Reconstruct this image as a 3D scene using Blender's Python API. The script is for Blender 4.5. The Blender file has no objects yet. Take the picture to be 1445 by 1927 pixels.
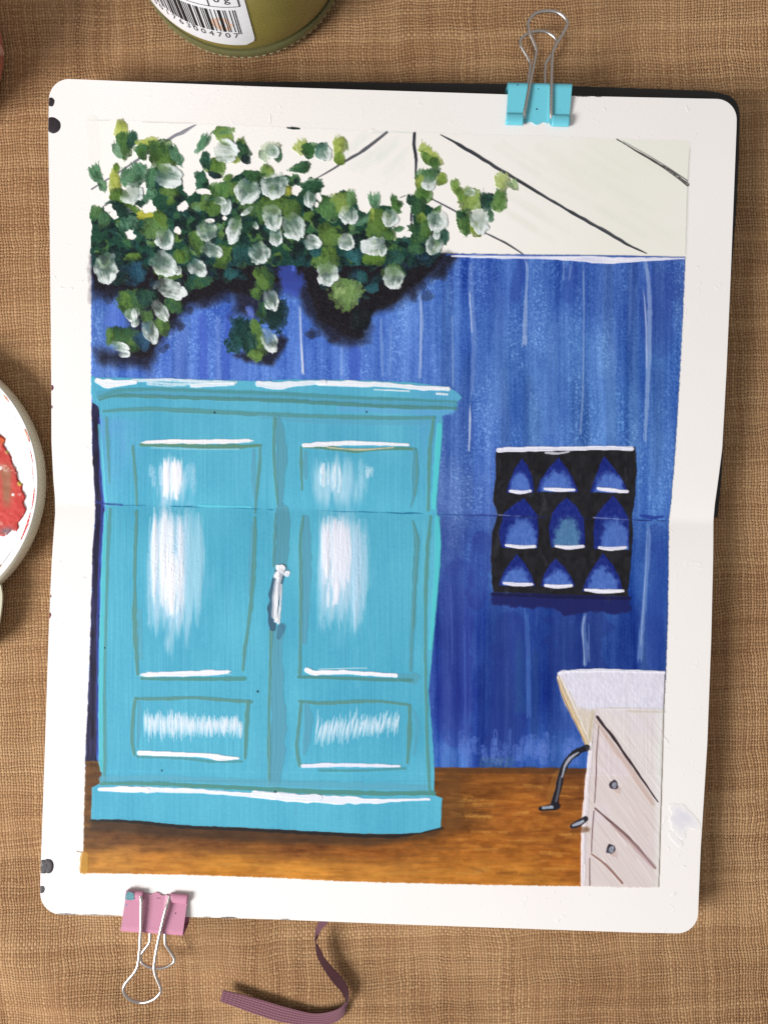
import bpy, bmesh, math
import numpy as np

# ------------------------------------------------------------------ camera, light, exposure
sc = bpy.context.scene
COL = sc.collection
W_PX, H_PX, F_PX, D = 1445.0, 1927.0, 1452.0, 0.262      # photo size, focal length in px, camera height (m)

cam_data = bpy.data.cameras.new('camera')
cam = bpy.data.objects.new('camera', cam_data)
COL.objects.link(cam)
cam.location = (0, 0, D)
cam_data.sensor_fit = 'VERTICAL'
cam_data.sensor_height = 24.0
cam_data.lens = F_PX / H_PX * 24.0
cam_data.clip_start = 0.005
cam_data.clip_end = 20.0
sc.camera = cam

world = bpy.data.worlds.new('World')
sc.world = world
world.use_nodes = True
world.node_tree.nodes['Background'].inputs['Color'].default_value = (1.0, 0.972, 0.955, 1)
world.node_tree.nodes['Background'].inputs['Strength'].default_value = 0.37


def area(name, loc, target, sx, sy, power, col):
    d = bpy.data.lights.new(name, 'AREA')
    d.shape = 'RECTANGLE'
    d.size, d.size_y = sx, sy
    d.energy = power
    d.color = col
    o = bpy.data.objects.new(name, d)
    COL.objects.link(o)
    from mathutils import Vector
    o.location = loc
    o.rotation_euler = (Vector(target) - Vector(loc)).to_track_quat('-Z', 'Y').to_euler()
    return o


area('window_light', (-1.02, -0.58, 0.74), (0.0, 0.0, 0), 0.60, 0.50, 29.0, (1.0, 0.985, 0.978))

sc.view_settings.view_transform = 'Standard'
sc.view_settings.look = 'None'
sc.view_settings.exposure = 0.06
sc.view_settings.gamma = 1.0
sc.render.engine = 'CYCLES'
sc.cycles.max_bounces = 8
sc.cycles.use_denoising = False      # keep the brush marks and the weave crisp

# ------------------------------------------------------------------ helpers
def P(px, py, z):
    """photo pixel + height above the table -> world point (scalars or arrays)"""
    t = D - z
    return (px - W_PX / 2) / F_PX * t, -(py - H_PX / 2) / F_PX * t, z


def lin(c):
    c = np.asarray(c, dtype=np.float64) / 255.0
    return np.where(c <= 0.04045, c / 12.92, ((c + 0.055) / 1.055) ** 2.4)


def rgba(c, k=0.88):
    l = lin(c) * k
    return (float(l[0]), float(l[1]), float(l[2]), 1.0)


_rng = np.random.default_rng(7)
_T = _rng.random((256, 256)).astype(np.float32)


def vn(x, y, s=0):
    """smooth value noise 0..1"""
    x = np.asarray(x, dtype=np.float32) + s * 17.31
    y = np.asarray(y, dtype=np.float32) + s * 9.73
    xi = np.floor(x).astype(np.int32)
    yi = np.floor(y).astype(np.int32)
    fx = x - xi
    fy = y - yi
    fx = fx * fx * (3 - 2 * fx)
    fy = fy * fy * (3 - 2 * fy)
    x0, x1 = xi & 255, (xi + 1) & 255
    y0, y1 = yi & 255, (yi + 1) & 255
    a = _T[y0, x0] * (1 - fx) + _T[y0, x1] * fx
    b = _T[y1, x0] * (1 - fx) + _T[y1, x1] * fx
    return a * (1 - fy) + b * fy


def fbm(x, y, s=0, o=4):
    v, a, n = 0.0, 0.5, 0.0
    for k in range(o):
        v = v + a * vn(x * 2 ** k, y * 2 ** k, s + 5 * k)
        n += a
        a *= 0.55
    return v / n


def sstep(a, b, x):
    t = np.clip((x - a) / (b - a), 0, 1)
    return t * t * (3 - 2 * t)


def catmull(pts, n):
    pts = np.asarray(pts, dtype=np.float64)
    if len(pts) == 2:
        t = np.linspace(0, 1, n)[:, None]
        return pts[0] * (1 - t) + pts[1] * t
    Q = np.vstack([2 * pts[0] - pts[1], pts, 2 * pts[-1] - pts[-2]])
    out = []
    m = len(pts) - 1
    for i in range(m):
        p0, p1, p2, p3 = Q[i:i + 4]
        k = max(2, int(round(n / m)))
        t = np.linspace(0, 1, k, endpoint=(i == m - 1))[:, None]
        out.append(0.5 * ((2 * p1) + (-p0 + p2) * t + (2 * p0 - 5 * p1 + 4 * p2 - p3) * t ** 2
                          + (-p0 + 3 * p1 - 3 * p2 + p3) * t ** 3))
    return np.vstack(out)


def empty(name, loc=(0, 0, 0)):
    o = bpy.data.objects.new(name, None)
    o.empty_display_size = 0.01
    o.location = loc
    COL.objects.link(o)
    return o


def tag(o, label, cat, group=None):
    o['label'] = label
    o['category'] = cat
    if group:
        o['group'] = group
    return o


def mesh_obj(name, verts, faces, mat, parent=None, smooth=True, colors=None):
    me = bpy.data.meshes.new(name)
    me.from_pydata([tuple(map(float, v)) for v in verts], [], faces)
    if smooth:
        me.polygons.foreach_set('use_smooth', np.ones(len(me.polygons), dtype=bool))
    if colors is not None:
        at = me.color_attributes.new('Col', 'FLOAT_COLOR', 'POINT')
        at.data.foreach_set('color', np.asarray(colors, dtype=np.float32).ravel())
    me.update()
    if smooth:
        me.set_sharp_from_angle(angle=math.radians(42))
    o = bpy.data.objects.new(name, me)
    COL.objects.link(o)
    if mat:
        me.materials.append(mat)
    if parent is not None:
        o.parent = parent
        if parent.parent is None:          # a part of a part shares its parent's world frame already
            o.matrix_parent_inverse = parent.matrix_basis.inverted()
    return o


def fast_mesh(name, V, Q, colors, mat, parent):
    """numpy verts (n,3), quads (m,4)"""
    me = bpy.data.meshes.new(name)
    me.vertices.add(len(V))
    me.vertices.foreach_set('co', V.astype(np.float32).ravel())
    me.loops.add(len(Q) * 4)
    me.loops.foreach_set('vertex_index', Q.astype(np.int32).ravel())
    me.polygons.add(len(Q))
    me.polygons.foreach_set('loop_start', np.arange(0, len(Q) * 4, 4, dtype=np.int32))
    me.polygons.foreach_set('use_smooth', np.ones(len(Q), dtype=bool))
    me.update(calc_edges=True)
    if colors is not None:
        at = me.color_attributes.new('Col', 'FLOAT_COLOR', 'POINT')
        at.data.foreach_set('color', colors.astype(np.float32).ravel())
    o = bpy.data.objects.new(name, me)
    COL.objects.link(o)
    if mat:
        me.materials.append(mat)
    if parent is not None:
        o.parent = parent
    return o


def grid_faces(nr, nc, closed_c=False):
    f = []
    cc = nc if closed_c else nc - 1
    for r in range(nr - 1):
        for c in range(cc):
            c2 = (c + 1) % nc
            f.append((r * nc + c, (r + 1) * nc + c, (r + 1) * nc + c2, r * nc + c2))
    return f


def tube(pts, rad, seg=10, cap=True):
    """tube round a 3-D path; returns verts, faces"""
    pts = np.asarray(pts)
    n = len(pts)
    T = np.gradient(pts, axis=0)
    T /= np.linalg.norm(T, axis=1)[:, None] + 1e-12
    up = np.array([0.0, 0.0, 1.0])
    V = []
    rad = np.broadcast_to(rad, (n,))
    for i in range(n):
        s = np.cross(T[i], up)
        if np.linalg.norm(s) < 1e-4:
            s = np.array([1.0, 0, 0])
        s /= np.linalg.norm(s)
        u = np.cross(s, T[i])
        for k in range(seg):
            a = 2 * math.pi * k / seg
            V.append(pts[i] + rad[i] * (math.cos(a) * s + math.sin(a) * u))
    F = grid_faces(n, seg, True)
    if cap:
        F.append(tuple(range(seg)))
        F.append(tuple(range((n - 1) * seg, n * seg))[::-1])
    return V, F


def lathe(cx, cy, prof, seg=96):
    V = []
    for r, z in prof:
        for k in range(seg):
            a = 2 * math.pi * k / seg
            V.append((cx + r * math.cos(a), cy + r * math.sin(a), z))
    return V, [tuple(reversed(f)) for f in grid_faces(len(prof), seg, True)]


# ------------------------------------------------------------------ materials
def new_mat(name):
    m = bpy.data.materials.new(name)
    m.use_nodes = True
    nt = m.node_tree
    return m, nt, nt.nodes['Principled BSDF'], nt.nodes.new, nt.links.new


def plain(name, col, rough=0.5, metal=0.0, spec=0.5, bump=0.0, bscale=400.0, var=0.06, coat=0.0, trans=0.0, aniso=None):
    m, nt, b, N, L = new_mat(name)
    b.inputs['Roughness'].default_value = rough
    b.inputs['Metallic'].default_value = metal
    b.inputs['Specular IOR Level'].default_value = spec
    b.inputs['Coat Weight'].default_value = coat
    b.inputs['Coat Roughness'].default_value = 0.15
    b.inputs['Transmission Weight'].default_value = trans
    tc = N('ShaderNodeTexCoord')
    nz = N('ShaderNodeTexNoise')
    nz.inputs['Scale'].default_value = bscale
    nz.inputs['Detail'].default_value = 5
    L(tc.outputs['Object'], nz.inputs['Vector'])
    mr = N('ShaderNodeMapRange')
    mr.inputs['From Min'].default_value = 0.25
    mr.inputs['From Max'].default_value = 0.75
    mr.inputs['To Min'].default_value = 1 - var
    mr.inputs['To Max'].default_value = 1 + var
    L(nz.outputs['Fac'], mr.inputs['Value'])
    vm = N('ShaderNodeVectorMath')
    vm.operation = 'SCALE'
    vm.inputs[0].default_value = rgba(col)[:3]
    L(mr.outputs[0], vm.inputs['Scale'])
    L(vm.outputs[0], b.inputs['Base Color'])
    if bump > 0:
        bp = N('ShaderNodeBump')
        bp.inputs['Strength'].default_value = 1.0
        bp.inputs['Distance'].default_value = bump
        L(nz.outputs['Fac'], bp.inputs['Height'])
        L(bp.outputs[0], b.inputs['Normal'])
    return m


def paint_material(name, rough=0.5, bump=0.00002, scale=2600.0):
    """acrylic paint: colour from the strokes, fine brush and paper grain"""
    m, nt, b, N, L = new_mat(name)
    at = N('ShaderNodeAttribute')
    at.attribute_name = 'Col'
    L(at.outputs['Color'], b.inputs['Base Color'])
    b.inputs['Roughness'].default_value = rough
    b.inputs['Specular IOR Level'].default_value = 0.12
    tc = N('ShaderNodeTexCoord')
    nz = N('ShaderNodeTexNoise')
    nz.inputs['Scale'].default_value = scale
    nz.inputs['Detail'].default_value = 4
    L(tc.outputs['Object'], nz.inputs['Vector'])
    bp = N('ShaderNodeBump')
    bp.inputs['Distance'].default_value = bump
    L(nz.outputs['Fac'], bp.inputs['Height'])
    L(bp.outputs[0], b.inputs['Normal'])
    return m


def page_material():
    m, nt, b, N, L = new_mat('heavy_paper')
    b.inputs['Roughness'].default_value = 0.62
    b.inputs['Specular IOR Level'].default_value = 0.14
    tc = N('ShaderNodeTexCoord')
    n1 = N('ShaderNodeTexNoise')
    n1.inputs['Scale'].default_value = 900
    n1.inputs['Detail'].default_value = 6
    n1.inputs['Roughness'].default_value = 0.65
    n2 = N('ShaderNodeTexNoise')                         # sparse lumps of dried primer
    n2.inputs['Scale'].default_value = 260
    n2.inputs['Detail'].default_value = 3
    n2.inputs['Distortion'].default_value = 1.2
    n3 = N('ShaderNodeTexNoise')
    n3.inputs['Scale'].default_value = 22
    for n in (n1, n2, n3):
        L(tc.outputs['Object'], n.inputs['Vector'])
    r2 = N('ShaderNodeMapRange')
    r2.interpolation_type = 'SMOOTHSTEP'
    r2.inputs['From Min'].default_value = 0.62
    r2.inputs['From Max'].default_value = 0.78
    L(n2.outputs['Fac'], r2.inputs['Value'])
    r3 = N('ShaderNodeMapRange')
    r3.inputs['From Min'].default_value = 0.42
    r3.inputs['From Max'].default_value = 0.62
    L(n3.outputs['Fac'], r3.inputs['Value'])
    mu = N('ShaderNodeMath')
    mu.operation = 'MULTIPLY'
    L(r2.outputs[0], mu.inputs[0])
    L(r3.outputs[0], mu.inputs[1])
    ad = N('ShaderNodeMath')
    ad.operation = 'MULTIPLY_ADD'
    ad.inputs[1].default_value = 0.22
    L(n1.outputs['Fac'], ad.inputs[0])
    L(mu.outputs[0], ad.inputs[2])
    bp = N('ShaderNodeBump')
    bp.inputs['Distance'].default_value = 0.00012
    bp.inputs['Strength'].default_value = 0.8
    L(ad.outputs[0], bp.inputs['Height'])
    L(bp.outputs[0], b.inputs['Normal'])
    cr = N('ShaderNodeMixRGB')
    cr.inputs[1].default_value = rgba((249, 246, 243))
    cr.inputs[2].default_value = rgba((243, 238, 235))
    L(n3.outputs['Fac'], cr.inputs[0])
    L(cr.outputs[0], b.inputs['Base Color'])
    return m


def burlap_material():
    m, nt, b, N, L = new_mat('burlap_weave')
    b.inputs['Roughness'].default_value = 0.85
    b.inputs['Specular IOR Level'].default_value = 0.04
    PITCH = 0.00098

    def math_(op, a=None, b_=None, c=None):
        n = N('ShaderNodeMath')
        n.operation = op
        for i, v in enumerate((a, b_, c)):
            if v is None:
                continue
            if isinstance(v, (int, float)):
                n.inputs[i].default_value = v
            else:
                L(v, n.inputs[i])
        return n.outputs[0]

    tc = N('ShaderNodeTexCoord')
    sp = N('ShaderNodeSeparateXYZ')
    # wander of the threads
    w1 = N('ShaderNodeTexNoise')
    w1.inputs['Scale'].default_value = 60
    w1.inputs['Detail'].default_value = 3
    L(tc.outputs['Object'], w1.inputs['Vector'])
    w2 = N('ShaderNodeTexNoise')
    w2.inputs['Scale'].default_value = 420
    w2.inputs['Detail'].default_value = 2
    L(tc.outputs['Object'], w2.inputs['Vector'])
    d1 = N('ShaderNodeVectorMath'); d1.operation = 'SUBTRACT'
    L(w1.outputs['Color'], d1.inputs[0]); d1.inputs[1].default_value = (0.5, 0.5, 0.5)
    d1s = N('ShaderNodeVectorMath'); d1s.operation = 'SCALE'
    L(d1.outputs[0], d1s.inputs[0]); d1s.inputs['Scale'].default_value = 0.0040
    d2 = N('ShaderNodeVectorMath'); d2.operation = 'SUBTRACT'
    L(w2.outputs['Color'], d2.inputs[0]); d2.inputs[1].default_value = (0.5, 0.5, 0.5)
    d2s = N('ShaderNodeVectorMath'); d2s.operation = 'SCALE'
    L(d2.outputs[0], d2s.inputs[0]); d2s.inputs['Scale'].default_value = 0.00055
    s1 = N('ShaderNodeVectorMath'); s1.operation = 'ADD'
    L(tc.outputs['Object'], s1.inputs[0]); L(d1s.outputs[0], s1.inputs[1])
    s2 = N('ShaderNodeVectorMath'); s2.operation = 'ADD'
    L(s1.outputs[0], s2.inputs[0]); L(d2s.outputs[0], s2.inputs[1])
    L(s2.outputs[0], sp.inputs[0])
    # the cloth lies about five degrees off the picture's axes
    ca, sa = math.cos(0.04) / PITCH, math.sin(0.04) / PITCH
    u = math_('ADD', math_('MULTIPLY', sp.outputs[0], ca), math_('MULTIPLY', sp.outputs[1], sa))
    v = math_('SUBTRACT', math_('MULTIPLY', sp.outputs[1], ca * 0.94), math_('MULTIPLY', sp.outputs[0], sa * 0.94))

    def rnd1(x, seed):
        n = N('ShaderNodeTexWhiteNoise')
        n.noise_dimensions = '1D'
        L(math_('ADD', x, seed), n.inputs['W'])
        return n.outputs['Value']

    fu, fv = math_('FLOOR', u), math_('FLOOR', v)
    cu = math_('SUBTRACT', math_('MULTIPLY', math_('FRACT', u), 2.0), 1.0)
    cv_ = math_('SUBTRACT', math_('MULTIPLY', math_('FRACT', v), 2.0), 1.0)

    def thread(across, along_u, idx, wseed, sign):
        # round profile across, over/under wave along
        wid = math_('MULTIPLY_ADD', rnd1(idx, wseed), 0.50, 0.78)      # thread thickness
        q = math_('DIVIDE', across, wid)
        prof = math_('MAXIMUM', math_('SUBTRACT', 1.0, math_('MULTIPLY', math_('MULTIPLY', q, q), 0.78)), 0.0)
        ph = math_('MULTIPLY', math_('ADD', along_u, idx), math.pi)
        wave = math_('MULTIPLY_ADD', math_('SINE', ph), 0.42 * sign, 0.52)
        return math_('MULTIPLY', prof, wave)

    hh = thread(cv_, u, fv, 3.7, 1.0)      # horizontal threads
    hv = thread(cu, v, fu, 51.3, -1.0)     # vertical threads
    # at an even cell sin(pi(u+fv)) is positive in the middle: horizontal on top
    h = math_('MAXIMUM', hh, hv)
    isv = math_('GREATER_THAN', hv, hh)
    # colours: per-thread tint, long slubs, fibre grain
    fib = N('ShaderNodeTexNoise')
    fib.inputs['Scale'].default_value = 2400
    fib.inputs['Detail'].default_value = 3
    L(tc.outputs['Object'], fib.inputs['Vector'])
    big = N('ShaderNodeTexNoise')
    big.inputs['Scale'].default_value = 28
    big.inputs['Detail'].default_value = 6
    big.inputs['Roughness'].default_value = 0.6
    L(tc.outputs['Object'], big.inputs['Vector'])
    slv = N('ShaderNodeTexNoise')          # vertical slub bands
    mp = N('ShaderNodeMapping')
    mp.inputs['Scale'].default_value = (300, 12, 1)
    L(tc.outputs['Object'], mp.inputs['Vector'])
    L(mp.outputs[0], slv.inputs['Vector'])
    slv.inputs['Scale'].default_value = 1.0
    slv.inputs['Detail'].default_value = 3
    slh = N('ShaderNodeTexNoise')
    mp2 = N('ShaderNodeMapping')
    mp2.inputs['Scale'].default_value = (12, 300, 1)
    L(tc.outputs['Object'], mp2.inputs['Vector'])
    L(mp2.outputs[0], slh.inputs['Vector'])
    slh.inputs['Scale'].default_value = 1.0
    slh.inputs['Detail'].default_value = 3
    tint_h = math_('MULTIPLY_ADD', rnd1(fv, 11.1), 0.16, 0.12)
    tint_v = math_('MULTIPLY_ADD', rnd1(fu, 77.7), 0.16, 0.12)
    mixt = N('ShaderNodeMix')
    mixt.data_type = 'FLOAT'
    L(isv, mixt.inputs[0]); L(tint_h, mixt.inputs[2]); L(tint_v, mixt.inputs[3])
    mixs = N('ShaderNodeMix')
    mixs.data_type = 'FLOAT'
    L(isv, mixs.inputs[0]); L(slh.outputs['Fac'], mixs.inputs[2]); L(slv.outputs['Fac'], mixs.inputs[3])
    tone = math_('ADD', mixt.outputs[0],
                 math_('ADD', math_('MULTIPLY', mixs.outputs[0], 0.30),
                       math_('ADD', math_('MULTIPLY', fib.outputs['Fac'], 0.35), math_('MULTIPLY', big.outputs['Fac'], 0.42))))
    cr = N('ShaderNodeValToRGB')
    cr.color_ramp.elements[0].position = 0.40
    cr.color_ramp.elements[0].color = rgba((119, 85, 59))
    cr.color_ramp.elements[1].position = 0.90
    cr.color_ramp.elements[1].color = rgba((201, 163, 121))
    e = cr.color_ramp.elements.new(0.64)
    e.color = rgba((161, 122, 87))
    L(tone, cr.inputs[0])
    # pits between threads: dark brown where the weave height is low
    pit = N('ShaderNodeMapRange')
    pit.interpolation_type = 'SMOOTHSTEP'
    pit.inputs['From Min'].default_value = 0.16
    pit.inputs['From Max'].default_value = 0.50
    L(h, pit.inputs['Value'])
    mx = N('ShaderNodeMixRGB')
    mx.inputs[1].default_value = rgba((66, 39, 24))
    L(pit.outputs[0], mx.inputs[0])
    L(cr.outputs[0], mx.inputs[2])
    L(mx.outputs[0], b.inputs['Base Color'])
    hsum = math_('ADD', h, math_('MULTIPLY', fib.outputs['Fac'], 0.35))
    bp = N('ShaderNodeBump')
    bp.inputs['Strength'].default_value = 0.9
    bp.inputs['Distance'].default_value = 0.00040
    L(hsum, bp.inputs['Height'])
    L(bp.outputs[0], b.inputs['Normal'])
    return m


M_CLOTH = burlap_material()
M_PAGE = page_material()
M_PAINT = paint_material('acrylic_paint', 0.5)
M_PETAL = paint_material('thick_white_paint', 0.42)
M_BLOB = paint_material('palette_paint', 0.45, 0.00001, 1800)
M_COVER = plain('black_board', (30, 28, 27), 0.6, bump=0.00006, bscale=1500, var=0.15)
M_BLOCK = plain('paper_edges', (226, 220, 210), 0.8, bump=0.00008, bscale=900)
M_BLUECLIP = plain('turquoise_enamel', (108, 202, 220), 0.42, bump=0.00002, bscale=2500, var=0.03)
M_PINKCLIP = plain('pink_enamel', (206, 140, 166), 0.42, bump=0.00002, bscale=2500, var=0.05)
M_WIRE = plain('nickel_wire', (214, 206, 200), 0.32, metal=1.0, var=0.03, bscale=900)
M_CHIP = plain('bare_dark_steel', (35, 32, 34), 0.6)
M_RIBBON_D = None
M_BLOT = plain('black_ink', (42, 34, 40), 0.5, bump=0.00003, bscale=900, var=0.3)
M_BLOT2 = plain('crimson_ink', (110, 35, 50), 0.5, var=0.2)
M_DISH = plain('white_glaze', (247, 247, 248), 0.25, coat=0.4, var=0.015, bscale=60)
M_DISHWALL = plain('cream_glaze', (224, 218, 196), 0.35, coat=0.2, var=0.06, bscale=120)
M_REDSTAIN = plain('red_paint_stain', (206, 70, 70), 0.5, var=0.35, bscale=700)
M_ORANGESTAIN = plain('orange_paint_stain', (222, 110, 55), 0.5, var=0.3, bscale=700)
M_GREYSTAIN = plain('grey_paint_stain', (120, 122, 128), 0.5, var=0.3, bscale=700)
M_OLIVE = plain('olive_contents', (146, 134, 70), 0.34, coat=0.5, var=0.06, bscale=160, bump=0.00001)
M_GLASS = plain('green_tinted_glass', (196, 204, 160), 0.08, trans=0.85, var=0.0)
M_LABEL = plain('white_paper_label', (240, 240, 243), 0.38, coat=0.15, var=0.015, bscale=200)
M_PRINT = plain('black_label_ink', (24, 22, 24), 0.5, var=0.05)
M_PRINTGREY = plain('grey_label_ink', (120, 120, 124), 0.5, var=0.05)
M_LABELSTAIN = plain('rust_stain', (233, 196, 174), 0.5, var=0.12, bscale=500)
M_LID = plain('gold_lid', (190, 160, 90), 0.3, metal=0.8)
M_POT = plain('dusky_pink_glaze', (186, 112, 96), 0.5, var=0.1, bscale=120)
M_POTNUB = plain('pale_pink_glaze', (206, 158, 144), 0.45, var=0.08, bscale=200)

# ------------------------------------------------------------------ the burlap cloth (setting)
def cloth_z(x, y):
    n = fbm(x * 9 + 3.2, y * 7 + 1.1, 3, 3)
    f = 0.5 + 0.5 * np.sin((x * 62 + y * 95) + 4 * fbm(x * 12, y * 12, 8, 2))
    low = sstep(-0.04, -0.13, y) * sstep(0.03, -0.05, x)            # soft folds at the lower left
    low2 = sstep(-0.11, -0.16, y)
    z = -0.0022 * n - 0.0020 * f * low - 0.0008 * f * low2
    crease = np.exp(-((y - 0.0795 - 0.10 * (x - 0.11)) / 0.0011) ** 2) * sstep(0.095, 0.112, x)
    return z + 0.0006 * crease - 0.00035


nx, ny = 221, 261
gx, gy = np.meshgrid(np.linspace(-0.42, 0.42, nx), np.linspace(-0.46, 0.46, ny))
gz = cloth_z(gx, gy)
V = np.stack([gx.ravel(), gy.ravel(), gz.ravel()], 1)
r, c = np.meshgrid(np.arange(ny - 1), np.arange(nx - 1), indexing='ij')
i0 = (r * nx + c).ravel()
Q = np.stack([i0, i0 + 1, i0 + nx + 1, i0 + nx], 1)
cloth = fast_mesh('burlap_tablecloth', V, Q, None, M_CLOTH, None)
cloth['kind'] = 'structure'
cloth['label'] = 'coarse brown burlap cloth covering the table under everything'

# ------------------------------------------------------------------ the sketchbook
SL = 0.0294
MM = 0.001


def page_h(x, y):
    """height of the open page above the table (m) at photo pixel x, y: two curved halves and the gutter"""
    d = (y - SL * (x - 720)) - 964.3
    up = 9.0 + 3.2 * np.clip(-d / 800.0, 0, 1.1)
    dn = 9.0 - 2.0 * np.clip(d / 770.0, 0, 1.1)
    base = np.where(d < 0, up, dn)
    val = -1.1 * np.exp(-(np.sqrt(d * d + 16.0) - 4.0) / 55.0)
    wob = 0.25 * (fbm(x / 260.0, y / 230.0, 12, 2) - 0.5)
    return (base + val + wob) * MM


YT = ([60, 92, 140, 200, 300, 480, 960, 1340, 1385, 1420], [146, 147.5, 149, 151.5, 155.5, 162.5, 178, 186, 187, 188])
YB = ([50, 78, 108, 228, 351, 529, 740, 1200, 1310, 1350], [1718.5, 1719.5, 1720.8, 1723.7, 1725.5, 1730.5, 1739, 1755, 1757, 1758])
XL = ([140, 240, 500, 680, 830, 900, 935, 965, 1000, 1050, 1100, 1200, 1400, 1600, 1660, 1730],
      [94, 91.5, 95, 97, 97.5, 101, 104, 104.5, 102, 98.5, 96, 92, 85.5, 78.5, 76.5, 76.5])
XR = ([180, 240, 520, 700, 845, 900, 950, 980, 1050, 1200, 1400, 1600, 1700, 1770],
      [1386, 1385, 1374, 1366, 1358, 1351, 1344, 1341.5, 1341, 1337.5, 1330, 1317.5, 1313.5, 1311])


def page_rows(nr, ncx, inset=0.0, t0=0.0, t1=1.0):
    """pixel-space grid that fills the page outline with rounded corners"""
    u = np.linspace(0, 1, nr)
    t = t0 + (t1 - t0) * u
    if t0 == 0.0 and t1 == 1.0:
        ends = 0.5 - 0.5 * np.cos(np.pi * np.linspace(0, 1, 18))[:9] * 1.0
        k = np.linspace(0, 1, 14) ** 2 * 0.027
        t = np.unique(np.concatenate([k, 1 - k, np.linspace(0.03, 0.97, nr)]))
    R = 38.0
    PXs, PYs = [], []
    for ti in t:
        yc = np.interp(700, *YT) * (1 - ti) + np.interp(700, *YB) * ti
        # left edge and right edge heights differ through the tilt of the book
        yl = np.interp(95, *YT) * (1 - ti) + np.interp(78, *YB) * ti
        yr = np.interp(1380, *YT) * (1 - ti) + np.interp(1310, *YB) * ti
        xl, xr = np.interp(yl, *XL) + inset, np.interp(yr, *XR) - inset
        dv = min(ti, 1 - ti) * 1570.0
        if dv < R:
            ins = R - math.sqrt(max(R * R - (R - dv) ** 2, 0))
            xl += ins
            xr -= ins
        xs = np.linspace(xl, xr, ncx)
        ys = (np.interp(xs, *YT) + inset) * (1 - ti) + (np.interp(xs, *YB) - inset) * ti
        PXs.append(xs)
        PYs.append(ys)
    return np.array(PXs), np.array(PYs)


def slab(name, X, Y, ztop, zbot, mat, parent):
    """closed slab over a pixel grid; the underside stands straight below the top"""
    nr, ncx = X.shape
    top = np.stack(P(X, Y, ztop), -1).reshape(-1, 3)
    bot = top.copy()
    bot[:, 2] = np.broadcast_to(zbot, X.shape).ravel()
    n = nr * ncx
    F = grid_faces(nr, ncx)
    F2 = [tuple(n + i for i in reversed(f)) for f in F]
    ring = [c for c in range(ncx)] + [r * ncx + ncx - 1 for r in range(1, nr)] + \
           [(nr - 1) * ncx + c for c in range(ncx - 2, -1, -1)] + [r * ncx for r in range(nr - 2, 0, -1)]
    S = []
    for a, b in zip(ring, ring[1:] + ring[:1]):
        S.append((a, b, n + b, n + a))
    o = mesh_obj(name, np.vstack([top, bot]), F + F2 + S, mat, parent)
    return o


book = empty('sketchbook')
tag(book, 'open sketchbook with rounded white pages and an acrylic painting of a turquoise wardrobe', 'sketchbook')

X, Y = page_rows(210, 90)
zt = page_h(X, Y)
page = slab('page', X, Y, zt, zt - 0.00035, M_PAGE, book)
Xb, Yb = page_rows(60, 40, inset=9.0)
ztb = page_h(Xb, Yb) - 0.0005
blk = slab('page_block', Xb, Yb, ztb, np.full(Xb.shape, 0.0026), M_BLOCK, book)


def board(name, outline, z0, z1):
    """flat board from a pixel outline"""
    top = [P(x, y, z1) for x, y in outline]
    ctr = np.mean(np.array(top), 0)
    bot = [(p[0], p[1], z0) for p in top]
    n = len(top)
    F = [tuple(range(n))[::-1], tuple(range(n, 2 * n))]
    for i in range(n):
        j = (i + 1) % n
        F.append((i, j, n + j, n + i))
    o = mesh_obj(name, top + bot, F, M_COVER, book, smooth=False)
    return o


cov = [(150, 166), (200, 153), (330, 152.6), (480, 153.5), (720, 155), (960, 158), (1150, 164.5), (1330, 171), (1352, 174.5), (1372, 180),
       (1383, 189), (1389, 201), (1391, 216), (1389, 300), (1384.5, 400), (1378, 480), (1372.5, 560), (1367, 640), (1362, 740), (1360, 845), (1357.8, 885), (1353, 940), (1349.5, 974),
       (1180, 972), (800, 962), (400, 951), (118, 943), (114, 560), (112, 260), (122, 190)]
board('cover_board', cov, 0.0004, 0.0025)
low = [(118, 985), (400, 993), (800, 1004), (1180, 1014), (1318, 1018), (1308, 1300), (1296, 1600), (1285, 1706), (1262, 1726),
       (900, 1718), (500, 1706), (130, 1696), (112, 1676), (114, 1400)]
board('cover_board', low, 0.0004, 0.0025)
board('spine', [(118, 945), (400, 953), (800, 964), (1180, 974), (1322, 978), (1318, 1016), (1180, 1012), (800, 1002), (400, 991), (118, 983)], 0.0006, 0.0023)


# ------------------------------------------------------------------ the painting: a canvas of brush strokes
S = 0.80                                   # samples per photo pixel
X0, Y0, X1, Y1 = 140.0, 214.0, 1318.0, 1690.0
CW, CH = int((X1 - X0) * S), int((Y1 - Y0) * S)
PAGE = np.array([247, 243, 240], dtype=np.float32)
cC = np.tile(PAGE, (CH, CW, 1))
cA = np.zeros((CH, CW), np.float32)        # coverage
cH = np.zeros((CH, CW), np.float32)        # relief in mm
cI = np.zeros((CH, CW), np.int32)          # which painted thing
GX, GY = np.meshgrid(X0 + (np.arange(CW) + 0.5) / S, Y0 + (np.arange(CH) + 0.5) / S)
GX = GX.astype(np.float32)
GY = GY.astype(np.float32)
CEIL, WALL, VINE, WARD, RACK, FLOOR, DESK, SMUDGE, HANDLE, KNOB = range(1, 11)
NICHE0, PETAL0 = 50, 100
grain = fbm(GX / 3.2, GY / 3.2, 21, 2)     # tooth of the paper


def win(x0, y0, x1, y1):
    a = max(0, int((x0 - X0) * S) - 1)
    b = min(CW, int((x1 - X0) * S) + 2)
    c = max(0, int((y0 - Y0) * S) - 1)
    d = min(CH, int((y1 - Y0) * S) + 2)
    if b <= a or d <= c:
        return None
    return (slice(c, d), slice(a, b))


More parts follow.
